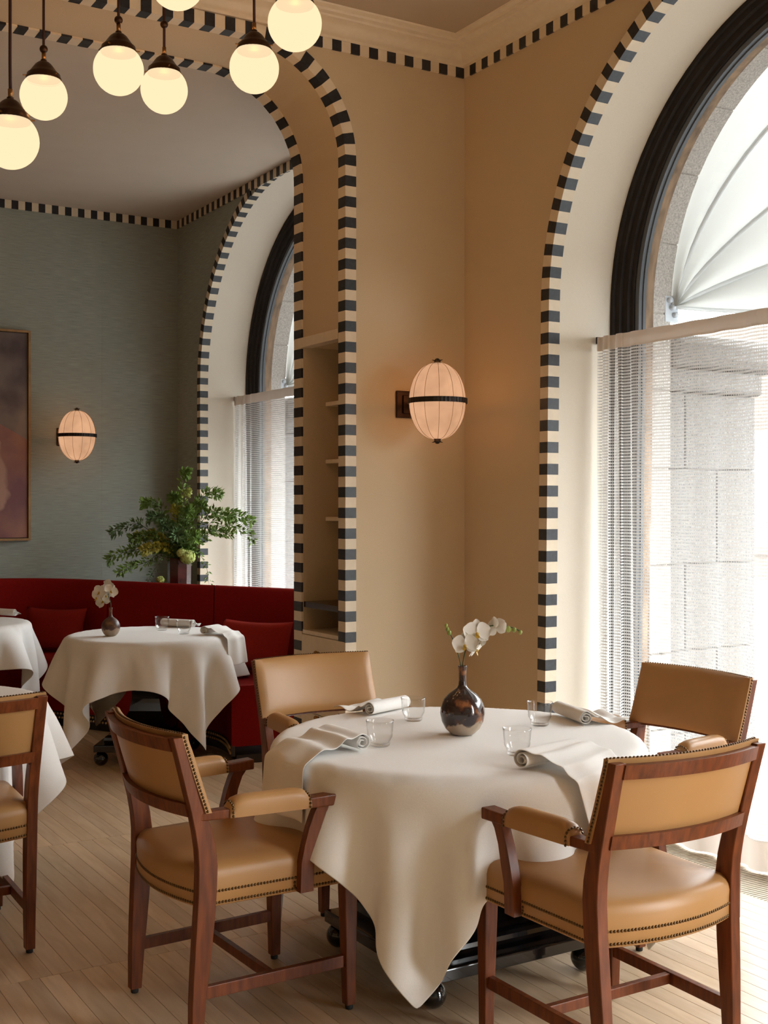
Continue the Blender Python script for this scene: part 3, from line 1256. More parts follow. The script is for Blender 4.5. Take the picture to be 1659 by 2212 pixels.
# ------------------------------------------------------------------ banquette
ST = [((-3.6, 3.38), (-3.6, 3.86)), ((-2.2, 3.38), (-2.2, 3.86)), ((-1.75, 3.34), (-1.62, 3.86)), ((-1.42, 3.16), (-1.26, 3.75)), ((-1.26, 2.98), (-1.02, 3.52)),
      ((-1.12, 2.72), (-.835, 3.20)), ((-.95, 2.41), (-.665, 2.86)), ((-.81, 2.15), (-.525, 2.58)), ((-.68, 1.91), (-.395, 2.335)),
      ((-.64, 1.72), (-.275, 2.11)), ((-.66, 1.54), (-.155, 1.88)), ((-.70, 1.40), (-.060, 1.62)), ((-.742, 1.27), (-.03, 1.14))]
bq = thing('banquette', 'long curved dark red velvet banquette against the green wall', 'banquette', (0, 0, 0))


def stations(a, b, n=6):
    F = catmull([(*p[0], 0) for p in ST], n)
    B = catmull([(*p[1], 0) for p in ST], n)
    return F[a * n:b * n + 1], B[a * n:b * n + 1]


def seg_loft(a, b, prof_, name, mat, gap=.004):
    """prof_: (t, d, z): t along front->back, d extra metres along it"""
    F, B = stations(a, b)
    rings = []
    m = len(F)
    for i in range(m):
        f, bk = F[i], B[i]
        dirv = (bk - f).normalized()
        tang = (F[min(i + 1, m - 1)] - F[max(i - 1, 0)]).normalized()
        sh = tang * (gap if i == 0 else (-gap if i == m - 1 else 0))
        rings.append([f + (bk - f) * t + dirv * d + Vector((0, 0, z)) + sh for t, d, z in prof_])
    o = MB().loft(rings).obj(name, mat, bq)
    fixn(o)
    smooth_by_angle(o, 50)
    return o


seatp = [(0, .0, .10), (0, .0, .40), (0, .006, .428), (0, .020, .443), (0, .05, .449), (1, -.02, .452), (1, -.02, .10)]
backp = [(1, -.045, .40), (1, -.03, .60), (1, -.006, .90), (1, .002, .93), (1, .016, .947), (1, .034, .955), (1, .055, .951), (1, .072, .935), (1, .078, .90), (1, .078, .10), (1, -.02, .10)]
for a, b in ((0, 5), (5, 8), (8, 12)):
    seg_loft(a, b, seatp, 'seat', 'velvet', .001)
    seg_loft(a, b, backp, 'backrest', 'velvet')
seg_loft(0, 12, [(0, .03, 0), (0, .03, .05), (1, .05, .05), (1, .05, 0)], 'plinth', 'plinth', 0)
seg_loft(0, 12, [(0, -.003, .046), (0, -.003, .104), (0, .02, .104), (0, .02, .046)], 'nail_band', 'plinth', 0)
# brass nails in two rows on the band
nm = MB()
F, B = stations(0, 12, 40)
acc = 0
for i in range(1, len(F)):
    acc += (F[i] - F[i - 1]).length
    if acc > .024:
        acc = 0
        dv = (B[i] - F[i]).normalized()
        for r_, z in ((0, .062), (1, .088)):
            p = F[i - (10 if r_ else 0) if i > 12 else i] - dv * .005
            nm.sphere((p.x, p.y, z), .0078, 8, 5)
tag(nm.obj('nail_heads', 'nail_brass', bq, smooth=True), kind='stuff')
# ledge filling the corner behind the backrests
F, B = stations(2, 9)
poly = []
for i in range(len(F)):
    d = (B[i] - F[i]).normalized()
    poly.append(B[i] + d * .08)
poly = [p for p in poly if p.y < BACKY - .005 and p.x < -.012]
pl = [(p.x, p.y) for p in poly] + [(-.012, poly[-1].y), (-.012, BACKY - .012), (poly[0].x, BACKY - .012)]
q = MB()
nP = len(pl)
q.add([(x, y, .82) for x, y in pl] + [(x, y, .86) for x, y in pl], [tuple(range(nP))[::-1], tuple(range(nP, 2 * nP))] + [(i, (i + 1) % nP, nP + (i + 1) % nP, nP + i) for i in range(nP)])
fixn(q.obj('corner_ledge', 'plinth', bq))


def pillow(loc, rz, tilt, w, h, label):
    nu, nv = 20, 14
    q = MB()
    for sg in (1, -1):
        P = []
        for i in range(nu + 1):
            r_ = []
            for j in range(nv + 1):
                u, v = 2 * i / nu - 1, 2 * j / nv - 1
                px = u * (1 - .10 * (1 - v * v) * 0 - .05 * (v * v) * 0)
                th = (max(0, (1 - u ** 4)) ** .55) * (max(0, (1 - v ** 4)) ** .55)
                x = w / 2 * (u - .055 * u * (1 - v * v))
                z = h / 2 * (v - .10 * v * (1 - u * u))
                r_.append((x, sg * .062 * th, z))
            P.append(r_)
        q.grid(P, flip=(sg > 0))
    o = q.obj('pillow', 'velvet_pillow', smooth=True)
    bm = bmesh.new()
    bm.from_mesh(o.data)
    bmesh.ops.remove_doubles(bm, verts=bm.verts, dist=.0005)
    bm.to_mesh(o.data)
    bm.free()
    o.location = loc
    o.rotation_euler = (tilt, 0, rz)
    tag(o, label, 'pillow')
    return o


pillow((-1.165, 3.40, .608), math.radians(-50), math.radians(-14), .50, .32, 'dark red velvet lumbar pillow on the banquette between the two small tables')
pillow((-.40, 1.70, .615), math.radians(-58), math.radians(-14), .52, .33, 'dark red velvet lumbar pillow at the end of the banquette by the arch')


# ------------------------------------------------------------------ armchair
def make_chair():
    t = thing('armchair', 'x', 'chair', (0, 0, 0))

    def tapered(x0, y0, z0, s0, x1, y1, z1, s1, name):
        def sq(x, y, z, s):
            return [(x - s, y - s, z), (x + s, y - s, z), (x + s, y + s, z), (x - s, y + s, z)]
        return MB().hexa(sq(x0, y0, z0, s0), sq(x1, y1, z1, s1)).obj(name, 'mahogany', t, bevel=.003)
    for s in (-1, 1):
        l = tapered(s * .236, .240, .014, .0155, s * .234, .236, .40, .0225, 'leg')
        MB().lathe([(.0001, 0), (.011, 0), (.012, .004), (.012, .016), (.0001, .016)], 14, (s * .236, .240, 0)).obj('glide', 'rubber', l, smooth=True)
    # rear legs sweep up into back posts
    zs = [.014, .12, .22, .32, .42, .50, .55, .60, .66, .74, .80, .866]
    bk = [-.266, -.2655, -.262, -.257, -.252, -.251, -.255, -.263, -.277, -.298, -.314, -.332]
    fr = [-.232, -.224, -.213, -.203, -.196, -.194, -.200, -.212, -.234, -.262, -.281, -.302]
    for s in (-1, 1):
        rings = []
        for z, b, f in zip(zs, bk, fr):
            xc = .224 + .022 * min(1, max(0, (z - .1) / .76))
            wv = .0175 if z > .3 else .0155 + .002 * z / .3
            rings.append([(s * xc - wv, b, z), (s * xc + wv, b, z), (s * xc + wv, f, z), (s * xc - wv, f, z)])
        l = MB().loft(rings).obj('rear_leg', 'mahogany', t)
        fixn(l)
        smooth_by_angle(l, 35)
        b = l.modifiers.new('bevel', 'BEVEL')
        b.width = .0025
        b.segments = 2
        b.limit_method = 'ANGLE'
        b.angle_limit = math.radians(50)
        MB().lathe([(.0001, 0), (.011, 0), (.012, .004), (.012, .016), (.0001, .016)], 14, (s * .224, -.249, 0)).obj('glide', 'rubber', l, smooth=True)

    def yb(z):
        return float(np.interp(z, zs, bk))

    def yf(z):
        return float(np.interp(z, zs, fr))
    HW = .264

    def bow(x):
        return -.046 * (1 - (x / .25) ** 2) if abs(x) < .25 else 0.0
    # curved rails
    for z0, z1, nm_ in ((.824, .861, 'top_rail'), (.640, .676, 'lower_rail')):
        rings = []
        for i in range(17):
            x = -.232 + .464 * i / 16
            o = bow(x)
            rings.append([(x, yb(z0) + .002 + o, z0), (x, yf(z0) - .004 + o, z0), (x, yf(z1) - .004 + o, z1), (x, yb(z1) + .002 + o, z1)])
        r_ = MB().loft(rings).obj(nm_, 'mahogany', t)
        fixn(r_)
        smooth_by_angle(r_, 35)
    # leather on the rear between the rails
    P = []
    for i in range(17):
        x = -.232 + .464 * i / 16
        P.append([(x, (yb(z) + yf(z)) / 2 - .002 + bow(x), z) for z in (.66, .70, .75, .80, .84)])
    fixn(MB().grid(P).obj('back_panel', 'leather', t, smooth=True))
    # padded front of the back: a bulging slab covering the posts
    nu, nv = 28, 14
    z0, z1 = .650, .874
    q = MB()
    Fp, Bp = [], []
    for i in range(nu + 1):
        u = 2 * i / nu - 1
        fr_, br_ = [], []
        for j in range(nv + 1):
            v = 2 * j / nv - 1
            x = HW * u * (1 - .012 * (1 - v * v) * 0)
            z = (z0 + z1) / 2 + (z1 - z0) / 2 * v + .004 * (1 - u ** 2) * 0
            yy = yf(min(z, .866)) + (0 if z <= .866 else -.306 + .306) + bow(x)
            th = .013 + .022 * max(0, 1 - u ** 6) ** .7 * max(0, 1 - v ** 4) ** .7
            fr_.append((x, yy + th, z))
            br_.append((x, yy - .004, z))
        Fp.append(fr_)
        Bp.append(br_)
    q.grid(Fp)
    q.grid(Bp, flip=True)
    # close the rim
    rimF = [Fp[i][0] for i in range(nu + 1)] + [Fp[nu][j] for j in range(1, nv + 1)] + [Fp[i][nv] for i in range(nu - 1, -1, -1)] + [Fp[0][j] for j in range(nv - 1, -1, -1)]
    rimB = [Bp[i][0] for i in range(nu + 1)] + [Bp[nu][j] for j in range(1, nv + 1)] + [Bp[i][nv] for i in range(nu - 1, -1, -1)] + [Bp[0][j] for j in range(nv - 1, -1, -1)]
    q.grid([rimF, rimB])
    pad = q.obj('back_pad', 'leather', t)
    bm = bmesh.new()
    bm.from_mesh(pad.data)
    bmesh.ops.remove_doubles(bm, verts=bm.verts, dist=.0003)
    bmesh.ops.recalc_face_normals(bm, faces=bm.faces)
    bm.to_mesh(pad.data)
    bm.free()
    smooth_by_angle(pad, 55)

    # seat
    def outline(k=0.0):
        """closed outline, inset k"""
        pts = []
        fw, rw, fy, ry = .262 - k, .243 - k, .262 - k, -.236 + k
        # front edge right to left, slight outward bow
        rc = .030
        for i in range(13):
            u = 1 - 2 * i / 12
            pts.append((u * (fw - rc), fy + .006 * (1 - u * u)))
        for i in range(1, 5):
            a = PI / 2 + PI / 2 * i / 4
            pts.append((-(fw - rc) + rc * math.cos(a), fy - rc + rc * math.sin(a)))
        for i in range(1, 11):
            u = i / 10
            pts.append((-(fw + (rw - fw) * u), (fy - rc) + (ry - (fy - rc)) * u))
        for i in range(1, 16):
            u = -1 + 2 * i / 16
            pts.append((u * rw, ry - .050 * (1 - u * u)))
        for i in range(0, 10):
            u = 1 - i / 10
            pts.append(((fw + (rw - fw) * u), (fy - rc) + (ry - (fy - rc)) * u))
        for i in range(0, 4):
            a = PI / 2 * i / 4
            pts.append(((fw - rc) + rc * math.cos(a), fy - rc + rc * math.sin(a)))
        return pts
    rings = []
    for k, z in ((.004, .384), (0, .388), (0, .440), (-.001, .462), (.002, .476), (.009, .488), (.022, .497), (.045, .503), (.085, .508), (.135, .512), (.19, .514)):
        base = outline(0)
        sx, sy = (.262 - k) / .262, (.262 - k) / .262
        rings.append([(x * sx, (y + .01) * sy - .01, z) for x, y in base])
    q = MB().loft(rings)
    so = q.obj('seat', 'leather', t)
    fixn(so)
    smooth_by_angle(so, 50)
    # arms
    for s in (-1, 1):
        ar = []
        for y, x, z, w, h in ((-.262, .236, .640, .019, .012), (-.18, .246, .641, .020, .013), (-.02, .262, .642, .021, .013), (.11, .273, .643, .023, .0155), (.176, .277, .644, .0235, .0165)):
            ar.append([(s * x - w, y, z - h), (s * x + w, y, z - h), (s * x + w, y, z + h), (s * x - w, y, z + h)])
        a = MB().loft(ar).obj('arm', 'mahogany', t, bevel=.004)
        # pad
        rings = []
        n = 14
        for i in range(n + 1):
            u = i / n
            y = -.165 + .245 * u
            x = .247 + .024 * u
            e = max(0.0, 1 - (2 * u - 1) ** 6) ** .5
            hh = .010 + .032 * e
            ww = .0255 + .003 * e
            zb = .630
            ring = []
            for kx, kz in ((-1, 0), (-1.02, .35), (-.98, .65), (-.80, .88), (-.45, .98), (0, 1.02), (.45, .98), (.80, .88), (.98, .65), (1.02, .35), (1, 0)):
                ring.append((s * x + kx * ww, y, zb + kz * (hh + .016)))
            rings.append(ring)
        pd = MB().loft(rings).obj('arm_pad', 'leather', t)
        fixn(pd)
        smooth_by_angle(pd, 55)
        # support: curved post from the seat rail to the arm
        zz = [.386, .47, .52, .57, .61, .632]
        y0 = [.052, .054, .064, .078, .094, .106]
        y1 = [.094, .096, .108, .118, .134, .152]
        rings = []
        for z, a0, a1 in zip(zz, y0, y1):
            xs_ = .266 + .006 * (z - .386) / .25
            rings.append([(s * xs_ - .014, a0, z), (s * xs_ + .014, a0, z), (s * xs_ + .014, a1, z), (s * xs_ - .014, a1, z)])
        sp = MB().loft(rings).obj('arm_support', 'mahogany', t)
        fixn(sp)
        smooth_by_angle(sp, 35)
        # side stretcher
        MB().hexa([(s * .226 - .010, -.236, .128), (s * .226 + .010, -.236, .128), (s * .226 + .010, -.236, .163), (s * .226 - .010, -.236, .163)],
                  [(s * .233 - .010, .226, .128), (s * .233 + .010, .226, .128), (s * .233 + .010, .226, .163), (s * .233 - .010, .226, .163)]).obj('stretcher', 'mahogany', t, bevel=.002)
    MB().box((-.222, -.022, .131), (.222, -.002, .160)).obj('cross_stretcher', 'mahogany', t, bevel=.002)
    # upholstery nails
    nb = MB()

    def nail(p, d, r=.0046):
        d = Vector(d).normalized()
        a = d.orthogonal().normalized()
        c = d.cross(a)
        p = Vector(p)
        rg = []
        for rr, hh in ((1.0, 0), (.72, .55)):
            rg.append([p + (a * math.cos(2 * PI * j / 6) + c * math.sin(2 * PI * j / 6)) * r * rr + d * r * hh for j in range(6)])
        k = len(nb.v)
        nb.v += [tuple(x) for x in rg[0] + rg[1]] + [tuple(p + d * r * .8)]
        for j in range(6):
            j2 = (j + 1) % 6
            nb.f.append((k + j, k + j2, k + 6 + j2, k + 6 + j))
            nb.f.append((k + 6 + j, k + 6 + j2, k + 12))
            nb.mi += [0, 0]

    def nail_line(pts, nrm, step=.0098):
        acc = step
        for i in range(len(pts) - 1):
            a, b = Vector(pts[i]), Vector(pts[i + 1])
            L_ = (b - a).length
            d = (b - a) / L_ if L_ else Vector()
            pos = step - acc
            while pos < L_:
                nail(a + d * pos, nrm[i])
                pos += step
            acc = L_ - (pos - step)
    base = outline(0)
    base = base + base[:1]
    nr = []
    for i in range(len(base) - 1):
        e = Vector((base[i + 1][0] - base[i][0], base[i + 1][1] - base[i][1], 0))
        nr.append(Vector((-e.y, e.x, 0)) * -1)
    # make sure normals point outward
    nr = [n_ if (n_.x * (base[i][0]) + n_.y * (base[i][1])) > 0 else -n_ for i, n_ in enumerate(nr)]
    for z in (.394, .426):
        nail_line([(x, y, z) for x, y in base], nr)
    for s in (-1, 1):
        for y, sg in ((.046, 1), (.100, 1)):
            xx = np.interp(y, [-.236, .232], [.243, .262])
            nail_line([(s * xx, y, .402), (s * xx, y, .420)], [(s, 0, 0)])
        nail_line([(s * (HW + .0005), yf(min(z, .866)) + .002, z) for z in np.linspace(.656, .868, 12)], [(s, 0, .05)] * 12, .0105)
        for y in (-.158, .074):
            x = .247 + .024 * (y + .165) / .245
            pts = [(s * x + kx * .0285, y, .631 + kz * .042) for kx, kz in ((-1, 0), (-1, .5), (-.75, .85), (0, 1.0), (.75, .85), (1, .5), (1, 0))]
            nail_line(pts, [(kx, 0, kz) for kx, kz in ((-1, .1), (-1, .4), (-.4, 1), (.4, 1), (1, .4), (1, .1))], .0105)
    nail_line([(x, yf(.866) + bow(x) + .003, .8745) for x in np.linspace(-.262, .262, 24)], [(0, -.2, 1)] * 24, .0105)
    tag(nb.obj('nail_trim', 'nail', t, smooth=True), kind='stuff')
    return t


def rot_facing(dx, dy):
    """rotation that turns local +y to (dx, dy)"""
    return math.atan2(-dx, dy)


ch = make_chair()
CH = [((-2.065, -1.778), (1, 0.035), 'mahogany armchair with tan leather facing the window across the orchid table'),
      ((-1.325, -2.585), (0, 1), 'mahogany armchair with tan leather turned to the cream sconce across the orchid table'),
      ((-1.262, -1.015), (0, -1), 'mahogany armchair with tan leather standing before the niche cabinet of the arch'),
      ((-.525, -1.855), (-1, -0.05), 'mahogany armchair with tan leather with its back to the sheer curtain'),
      ((-2.735, -.815), (0, 1), 'mahogany armchair with tan leather drawn up to the clothed table under the arch')]
for i, (p, d, lab) in enumerate(CH):
    c = ch if i == 0 else copy_tree(ch)
    c.location = (p[0], p[1], 0)
    c.rotation_euler = (0, 0, rot_facing(*d))
    c['label'] = lab
    c['group'] = 'matching dining armchairs'

# ------------------------------------------------------------------ tables
TT = 0.73


def table(loc, rz, R, half, label):
    t = thing('table', label, 'table', (loc[0], loc[1], 0), rz)
    MB().lathe([(.0001, TT - .044), (R - .030, TT - .044), (R - .022, TT - .04), (R - .022, TT - .015), (R - .030, TT - .008), (.0001, TT - .008)], 64).obj('top', 'lacquer', t, smooth=True)
    h = half
    sq = lambda prof_: MB().lathe([(a * math.sqrt(2), z) for a, z in prof_], 4, phase=PI / 4, caps=True)
    sq([(h, .082), (h, .118), (h - .004, .122)]).obj('base_board', 'lacquer', t, bevel=.004)
    sq([(h * .80, .122), (h * .815, .130), (h * .82, .142), (h * .81, .155), (h * .78, .164), (h * .74, .168)]).obj('base_moulding', 'lacquer', t)
    sq([(h * .56, .168), (h * .58, .185), (h * .66, .208), (h * .52, .228), (h * .44, .25), (h * .36, .29), (h * .31, .36), (h * .30, TT - .06), (h * .42, TT - .034)]).obj('pedestal', 'lacquer', t)
    for sx in (-1, 1):
        for sy in (-1, 1):
            MB().sphere((sx * (h - .035), sy * (h - .035), .041), .041, 20, 14).obj('ball_foot', 'lacquer', t, smooth=True)
    return t


TA = (-1.312, -1.842)
TB = (-1.085, 1.70)
TC = (-1.93, 2.98)
TD = (-2.745, -.175)
table(TA, 0, .615, .325, 'round black lacquer pedestal table under the cloth with the orchid vase')
table(TB, math.radians(58), .485, .26, 'round black lacquer pedestal table in front of the red banquette end')
table(TC, math.radians(20), .485, .24, 'round black lacquer pedestal table deep along the red banquette')
table(TD, 0, .52, .28, 'round black lacquer pedestal table under the arch opening')


def cloth_sim(R, half, n=61, steps=300, iters=14, seed=1, edge=.012, shear=.14, bend=(.05, .025)):
    rng = np.random.default_rng(seed)
    ax = np.linspace(-half, half, n)
    h = ax[1] - ax[0]
    X, Y = np.meshgrid(ax, ax, indexing='ij')
    P = np.stack([X, Y, np.full_like(X, .001)], -1)
    P[..., :2] += rng.normal(0, .0006, P[..., :2].shape)
    r0 = np.hypot(X, Y)
    P[..., 2] += np.where(r0 > R, rng.normal(0, .002, X.shape) - .02 * (r0 - R), 0)
    V = np.zeros_like(P)
    P[..., 2] = np.where(r0 < R - edge, 0, P[..., 2])
    core = r0 < R - .06
    onto = r0 < R - .02
    P0 = P.copy()

    dt = 1 / 60

    def solve(P, A, B, rest, k):
        d = P[B] - P[A]
        L = np.sqrt((d * d).sum(-1, keepdims=True)) + 1e-9
        c = d * (.5 * k * (1 - rest / L))
        P[A] += c
        P[B] -= c
    S_ = slice
    batches = []
    for o in (0, 1):     # structural
        a = S_(o, n - 1, 2)
        b = S_(o + 1, n, 2)
        batches.append(((a, S_(None)), (b, S_(None)), h, 1.0))
        batches.append(((S_(None), a), (S_(None), b), h, 1.0))
    for o in (0, 1):     # shear
        a, b = S_(o, n - 1, 2), S_(o + 1, n, 2)
        batches.append(((a, S_(0, n - 1)), (b, S_(1, n)), h * math.sqrt(2), shear))
        batches.append(((a, S_(1, n)), (b, S_(0, n - 1)), h * math.sqrt(2), shear))
    for stp, k in ((2, bend[0]), (5, bend[1])):    # bending
        idx = np.arange(n - stp)
        for o in (0, 1):
            sel = idx[(idx // stp) % 2 == o]
            batches.append(((sel, S_(None)), (sel + stp, S_(None)), h * stp, k))
            batches.append(((S_(None), sel), (S_(None), sel + stp), h * stp, k))
    for st in range(steps):
        V[..., 2] -= 9.8 * dt
        V *= .975
        Q = P.copy()
        P = P + V * dt
        for it in range(iters):
            for A, B, rest, k in batches:
                solve(P, A, B, rest, k)
            P[core] = P0[core]
            rr = np.hypot(P[..., 0], P[..., 1]) + 1e-9
            # rounded rim: torus of radius edge at R-edge
            inner = rr <= R - edge
            P[..., 2] = np.where(inner & (P[..., 2] < 0) & onto, 0, P[..., 2])
            dr = rr - (R - edge)
            dz = P[..., 2] + edge
            dd = np.hypot(dr, dz) + 1e-9
            m = (~inner) & (dz > 0) & (dd < edge)
            f = np.where(m, edge / dd, 1)
            k2 = np.where(m, ((R - edge) + dr * f) / rr, 1)
            P[..., 0] *= k2
            P[..., 1] *= k2
            P[..., 2] = np.where(m, dz * f - edge, P[..., 2])
            lim = np.where(P[..., 2] > -.06, R, R - .02)
            m2 = (P[..., 2] + edge <= 0) & (rr < lim) & ~onto
            k3 = np.where(m2, lim / rr, 1)
            P[..., 0] *= k3
            P[..., 1] *= k3
        D = P - Q
        V = D / dt
    return P


def cloth_mesh(P, name):
    n = P.shape[0]
    q = MB()
    q.v = [tuple(p) for p in P.reshape(-1, 3)]
    for i in range(n - 1):
        for j in range(n - 1):
            a = i * n + j
            q.f.append((a, a + n, a + n + 1, a + 1))
            q.mi.append(0)
    return q.mesh(name, 'linen', True)


CA = cloth_mesh(cloth_sim(.617, .815, seed=2, shear=.16, bend=(.05, .03)), 'tablecloth')
CB = cloth_mesh(cloth_sim(.487, .725, seed=5, n=53, shear=.40, bend=(.10, .05)), 'tablecloth')


def cloth(me, loc, rz, label):
    o = bpy.data.objects.new('tablecloth', me)
    COL.objects.link(o)
    o.location = (loc[0], loc[1], TT)
    o.rotation_euler = (0, 0, rz)
    so = o.modifiers.new('thick', 'SOLIDIFY')
    so.thickness = .0022
    so.offset = 1
    su = o.modifiers.new('sub', 'SUBSURF')
    su.levels = su.render_levels = 1
    tag(o, label, 'tablecloth')
    return o


cloth(CA, TA, 0, 'white linen tablecloth carrying the orchid vase, four tumblers and four napkins')
cloth(CB, TB, math.radians(60), 'white linen tablecloth on the small table in front of the banquette end')
cloth(CB, TC, math.radians(20), 'white linen tablecloth on the small table deep along the banquette')
cloth(CB, TD, math.radians(-18), 'white linen tablecloth on the table under the arch opening').scale = (1.068, 1.068, 1)


# ------------------------------------------------------------------ table ware
def tumbler(loc, label, R=.044, h=.082):
    q = MB()
    k = R / .044
    outer = [(.0001, 0), (.027, 0), (.0310, .003), (.0325, .010), (.0320, .016), (.0350, .021), (.0395, .030), (.0405, .036), (.0398, .042), (.0415, .050), (.0425, .062), (.0432, .074), (.0448, .082)]
    inner = [(.0438, .082), (.0421, .074), (.0413, .062), (.0402, .050), (.0385, .042), (.0391, .036), (.0380, .030), (.0335, .021), (.0300, .016), (.0295, .012), (.024, .009), (.0001, .008)]
    q.lathe([(a * k, z * h / .082) for a, z in outer + inner], 40)
    o = q.obj('tumbler', 'tumbler', smooth=True)
    o.location = (*loc, TT + .0024)
    tag(o, label, 'glass')
    return o


tumbler((-1.617, -1.851), 'clear tumbler on the orchid table by the napkin of the chair facing the window')
tumbler((-1.286, -1.528), 'clear tumbler on the orchid table by the napkin before the niche cabinet')
tumbler((-.959, -1.829), 'clear tumbler on the orchid table by the napkin beside the curtain')
tumbler((-1.327, -2.183), 'clear tumbler on the orchid table by the napkin with the long twisted tail')
tumbler((-.947, 1.841), 'clear tumbler on the banquette table in front of the rolled napkin')
tumbler((-.912, 1.577), 'clear tumbler on the banquette table next to the napkin hanging over the edge')


def bottle_vase(loc, k, label, mat='raku'):
    q = MB()
    prof_ = [(.0001, .0), (.030, .0), (.040, .004), (.058, .022), (.070, .046), (.0745, .072), (.072, .096), (.062, .118), (.046, .136), (.029, .148), (.018, .156), (.0135, .165), (.0122, .180), (.0122, .205),
             (.0145, .226), (.0148, .229), (.0125, .229), (.0105, .21), (.010, .17), (.0001, .165)]
    q.lathe([(a * k, z * k) for a, z in prof_], 40)
    o = q.obj('vase', mat, smooth=True)
    o.location = (*loc, TT + .0022)
    tag(o, label, 'vase')
    return o


VA = (-1.284, -1.829)
VB = (-1.320, 1.68)
bottle_vase(VA, 1.0, 'round dark glazed bottle vase holding the orchid stems')
bottle_vase(VB, .72, 'small round brown bottle vase on the banquette table', 'raku_brown')


def petal(mb_, c, up, out, L, Wd, cup=.12, n=6, mi=0):
    """petal from centre c along direction out, facing up"""
    out = Vector(out).normalized()
    up = Vector(up).normalized()
    side = out.cross(up).normalized()
    rows_ = []
    for i in range(n + 1):
        u = i / n
        w = Wd * (math.sin(PI * min(1, u * .93 + .05)) ** .75)
        if u == 1:
            w = Wd * .18
        r_ = []
        for j in range(5):
            v = j / 2 - 1
            r_.append(Vector(c) + out * (L * u) + side * (w * v / 2) + up * (cup * L * (u * u * .6 - .35 * u) + .10 * Wd * v * v))
        rows_.append(r_)
    mb_.grid(rows_, mi)


def blossom(parent, c, nrm, size, roll=0.0, narrow=False):
    nrm = Vector(nrm).normalized()
    upv = Vector((0, 0, 1))
    x = upv.cross(nrm)
    x.normalize()
    y = nrm.cross(x).normalized()
    c = Vector(c)
    lip = MB()
    lip.sphere(tuple(c + nrm * size * .10 - y * size * .04), size * .06, 8, 6, 0)
    petal(lip, c + nrm * size * .06 - y * size * .06, nrm, -y * .8 + nrm * .8, size * .22, size * .16, .5)
    b = lip.obj('blossom', 'petal_centre', parent, smooth=True)
    spec = [(90, .50, .40), (210, .48, .36), (330, .48, .36), (18, .52, .66), (162, .52, .66)]
    for a, L, Wd in spec:
        a = math.radians(a) + roll
        d = x * math.cos(a) + y * math.sin(a)
        p = MB()
        petal(p, c - nrm * (.004 if Wd < .5 else 0), nrm, d, L * size, (Wd * (.6 if narrow else 1)) * size, .22 if not narrow else .5)
        p.obj('petal', 'petal', b, smooth=True, subsurf=1)
    return b


def orchid(loc, name_label):
    t = thing('orchid_spray', name_label, 'flower', (*loc, TT + .0022))
    z0 = .19
    # camera-facing right vector used only to lean the stems along the table
    r = Vector((.856, -.517, 0))
    f = Vector((-.52, -.85, 0))
    MB().tube(catmull([(0, 0, z0 - .03), Vector((0, 0, z0 + .05)) + r * .002, Vector((0, 0, z0 + .11)) + r * .018, Vector((0, 0, z0 + .155)) + r * .05, Vector((0, 0, z0 + .172)) + r * .10, Vector((0, 0, z0 + .168)) + r * .155, Vector((0, 0, z0 + .155)) + r * .19], 5), .0022, 8).obj('stem', 'stem', t, smooth=True)
    MB().tube(catmull([(0, 0, z0 - .03), Vector((0, 0, z0 + .05)) - r * .008, Vector((0, 0, z0 + .10)) - r * .022, Vector((0, 0, z0 + .145)) - r * .04, Vector((0, 0, z0 + .165)) - r * .05], 5), .0018, 8).obj('stem', 'stem', t, smooth=True)
    blossom(t, Vector((0, 0, z0 + .150)) + r * .046 + f * .020, f + Vector((.1, 0, .15)), .092)
    blossom(t, Vector((0, 0, z0 + .112)) + r * .008 + f * .028, f - r * .25 + Vector((0, 0, .05)), .086, .1)
    blossom(t, Vector((0, 0, z0 + .096)) + r * .045 - f * .002, f * .3 + r * .7 - Vector((0, 0, .5)), .076, .4)
    blossom(t, Vector((0, 0, z0 + .128)) + r * .062 - f * .012, r * .9 - f * .3 - Vector((0, 0, .1)), .070, .2)
    blossom(t, Vector((0, 0, z0 + .165)) + r * .112 + f * .004, r * .55 - f * .75 + Vector((0, 0, .05)), .076, -.25)
    for k, (a, z, s) in enumerate(((.152, .160, .0095), (.172, .158, .0075), (.192, .150, .0065))):
        p = Vector((0, 0, z0 + z)) + r * a
        MB().sphere(tuple(p), s, 12, 8, sz=1.2).obj('bud', 'bud', t, smooth=True)
    for k, (a, z, s) in enumerate(((-.044, .148, .007), (-.050, .160, .006), (-.054, .172, .0055))):
        p = Vector((0, 0, z0 + z)) + r * a
        MB().sphere(tuple(p), s, 12, 8, sz=1.3).obj('bud', 'bud', t, smooth=True)
    return t


orchid(VA, 'white moth orchid sprays with green buds in the dark vase')


def small_flower(loc):
    t = thing('flower_sprig', 'short sprig of ruffled white blossoms in the small brown vase', 'flower', (*loc, TT + .0022))
    r = Vector((.856, -.517, 0))
    f = Vector((-.52, -.85, 0))
    MB().tube(catmull([(0, 0, .13), Vector((0, 0, .19)) + r * .0, Vector((0, 0, .24)) - r * .015, Vector((0, 0, .29)) - r * .012], 5), .0022, 8).obj('stem', 'stem', t, smooth=True)
    rn = random.Random(4)
    for a, z, s in ((-.078, .225, .090), (-.045, .20, .090), (-.058, .258, .085), (-.012, .288, .092), (.004, .262, .085), (-.028, .235, .075)):
        p = Vector((0, 0, z)) + r * a + f * rn.uniform(-.012, .03)
        blossom(t, p, f + r * rn.uniform(-.8, .8) + Vector((0, 0, rn.uniform(-.4, .5))), s, rn.uniform(-1, 1), False)
    return t


small_flower(VB)


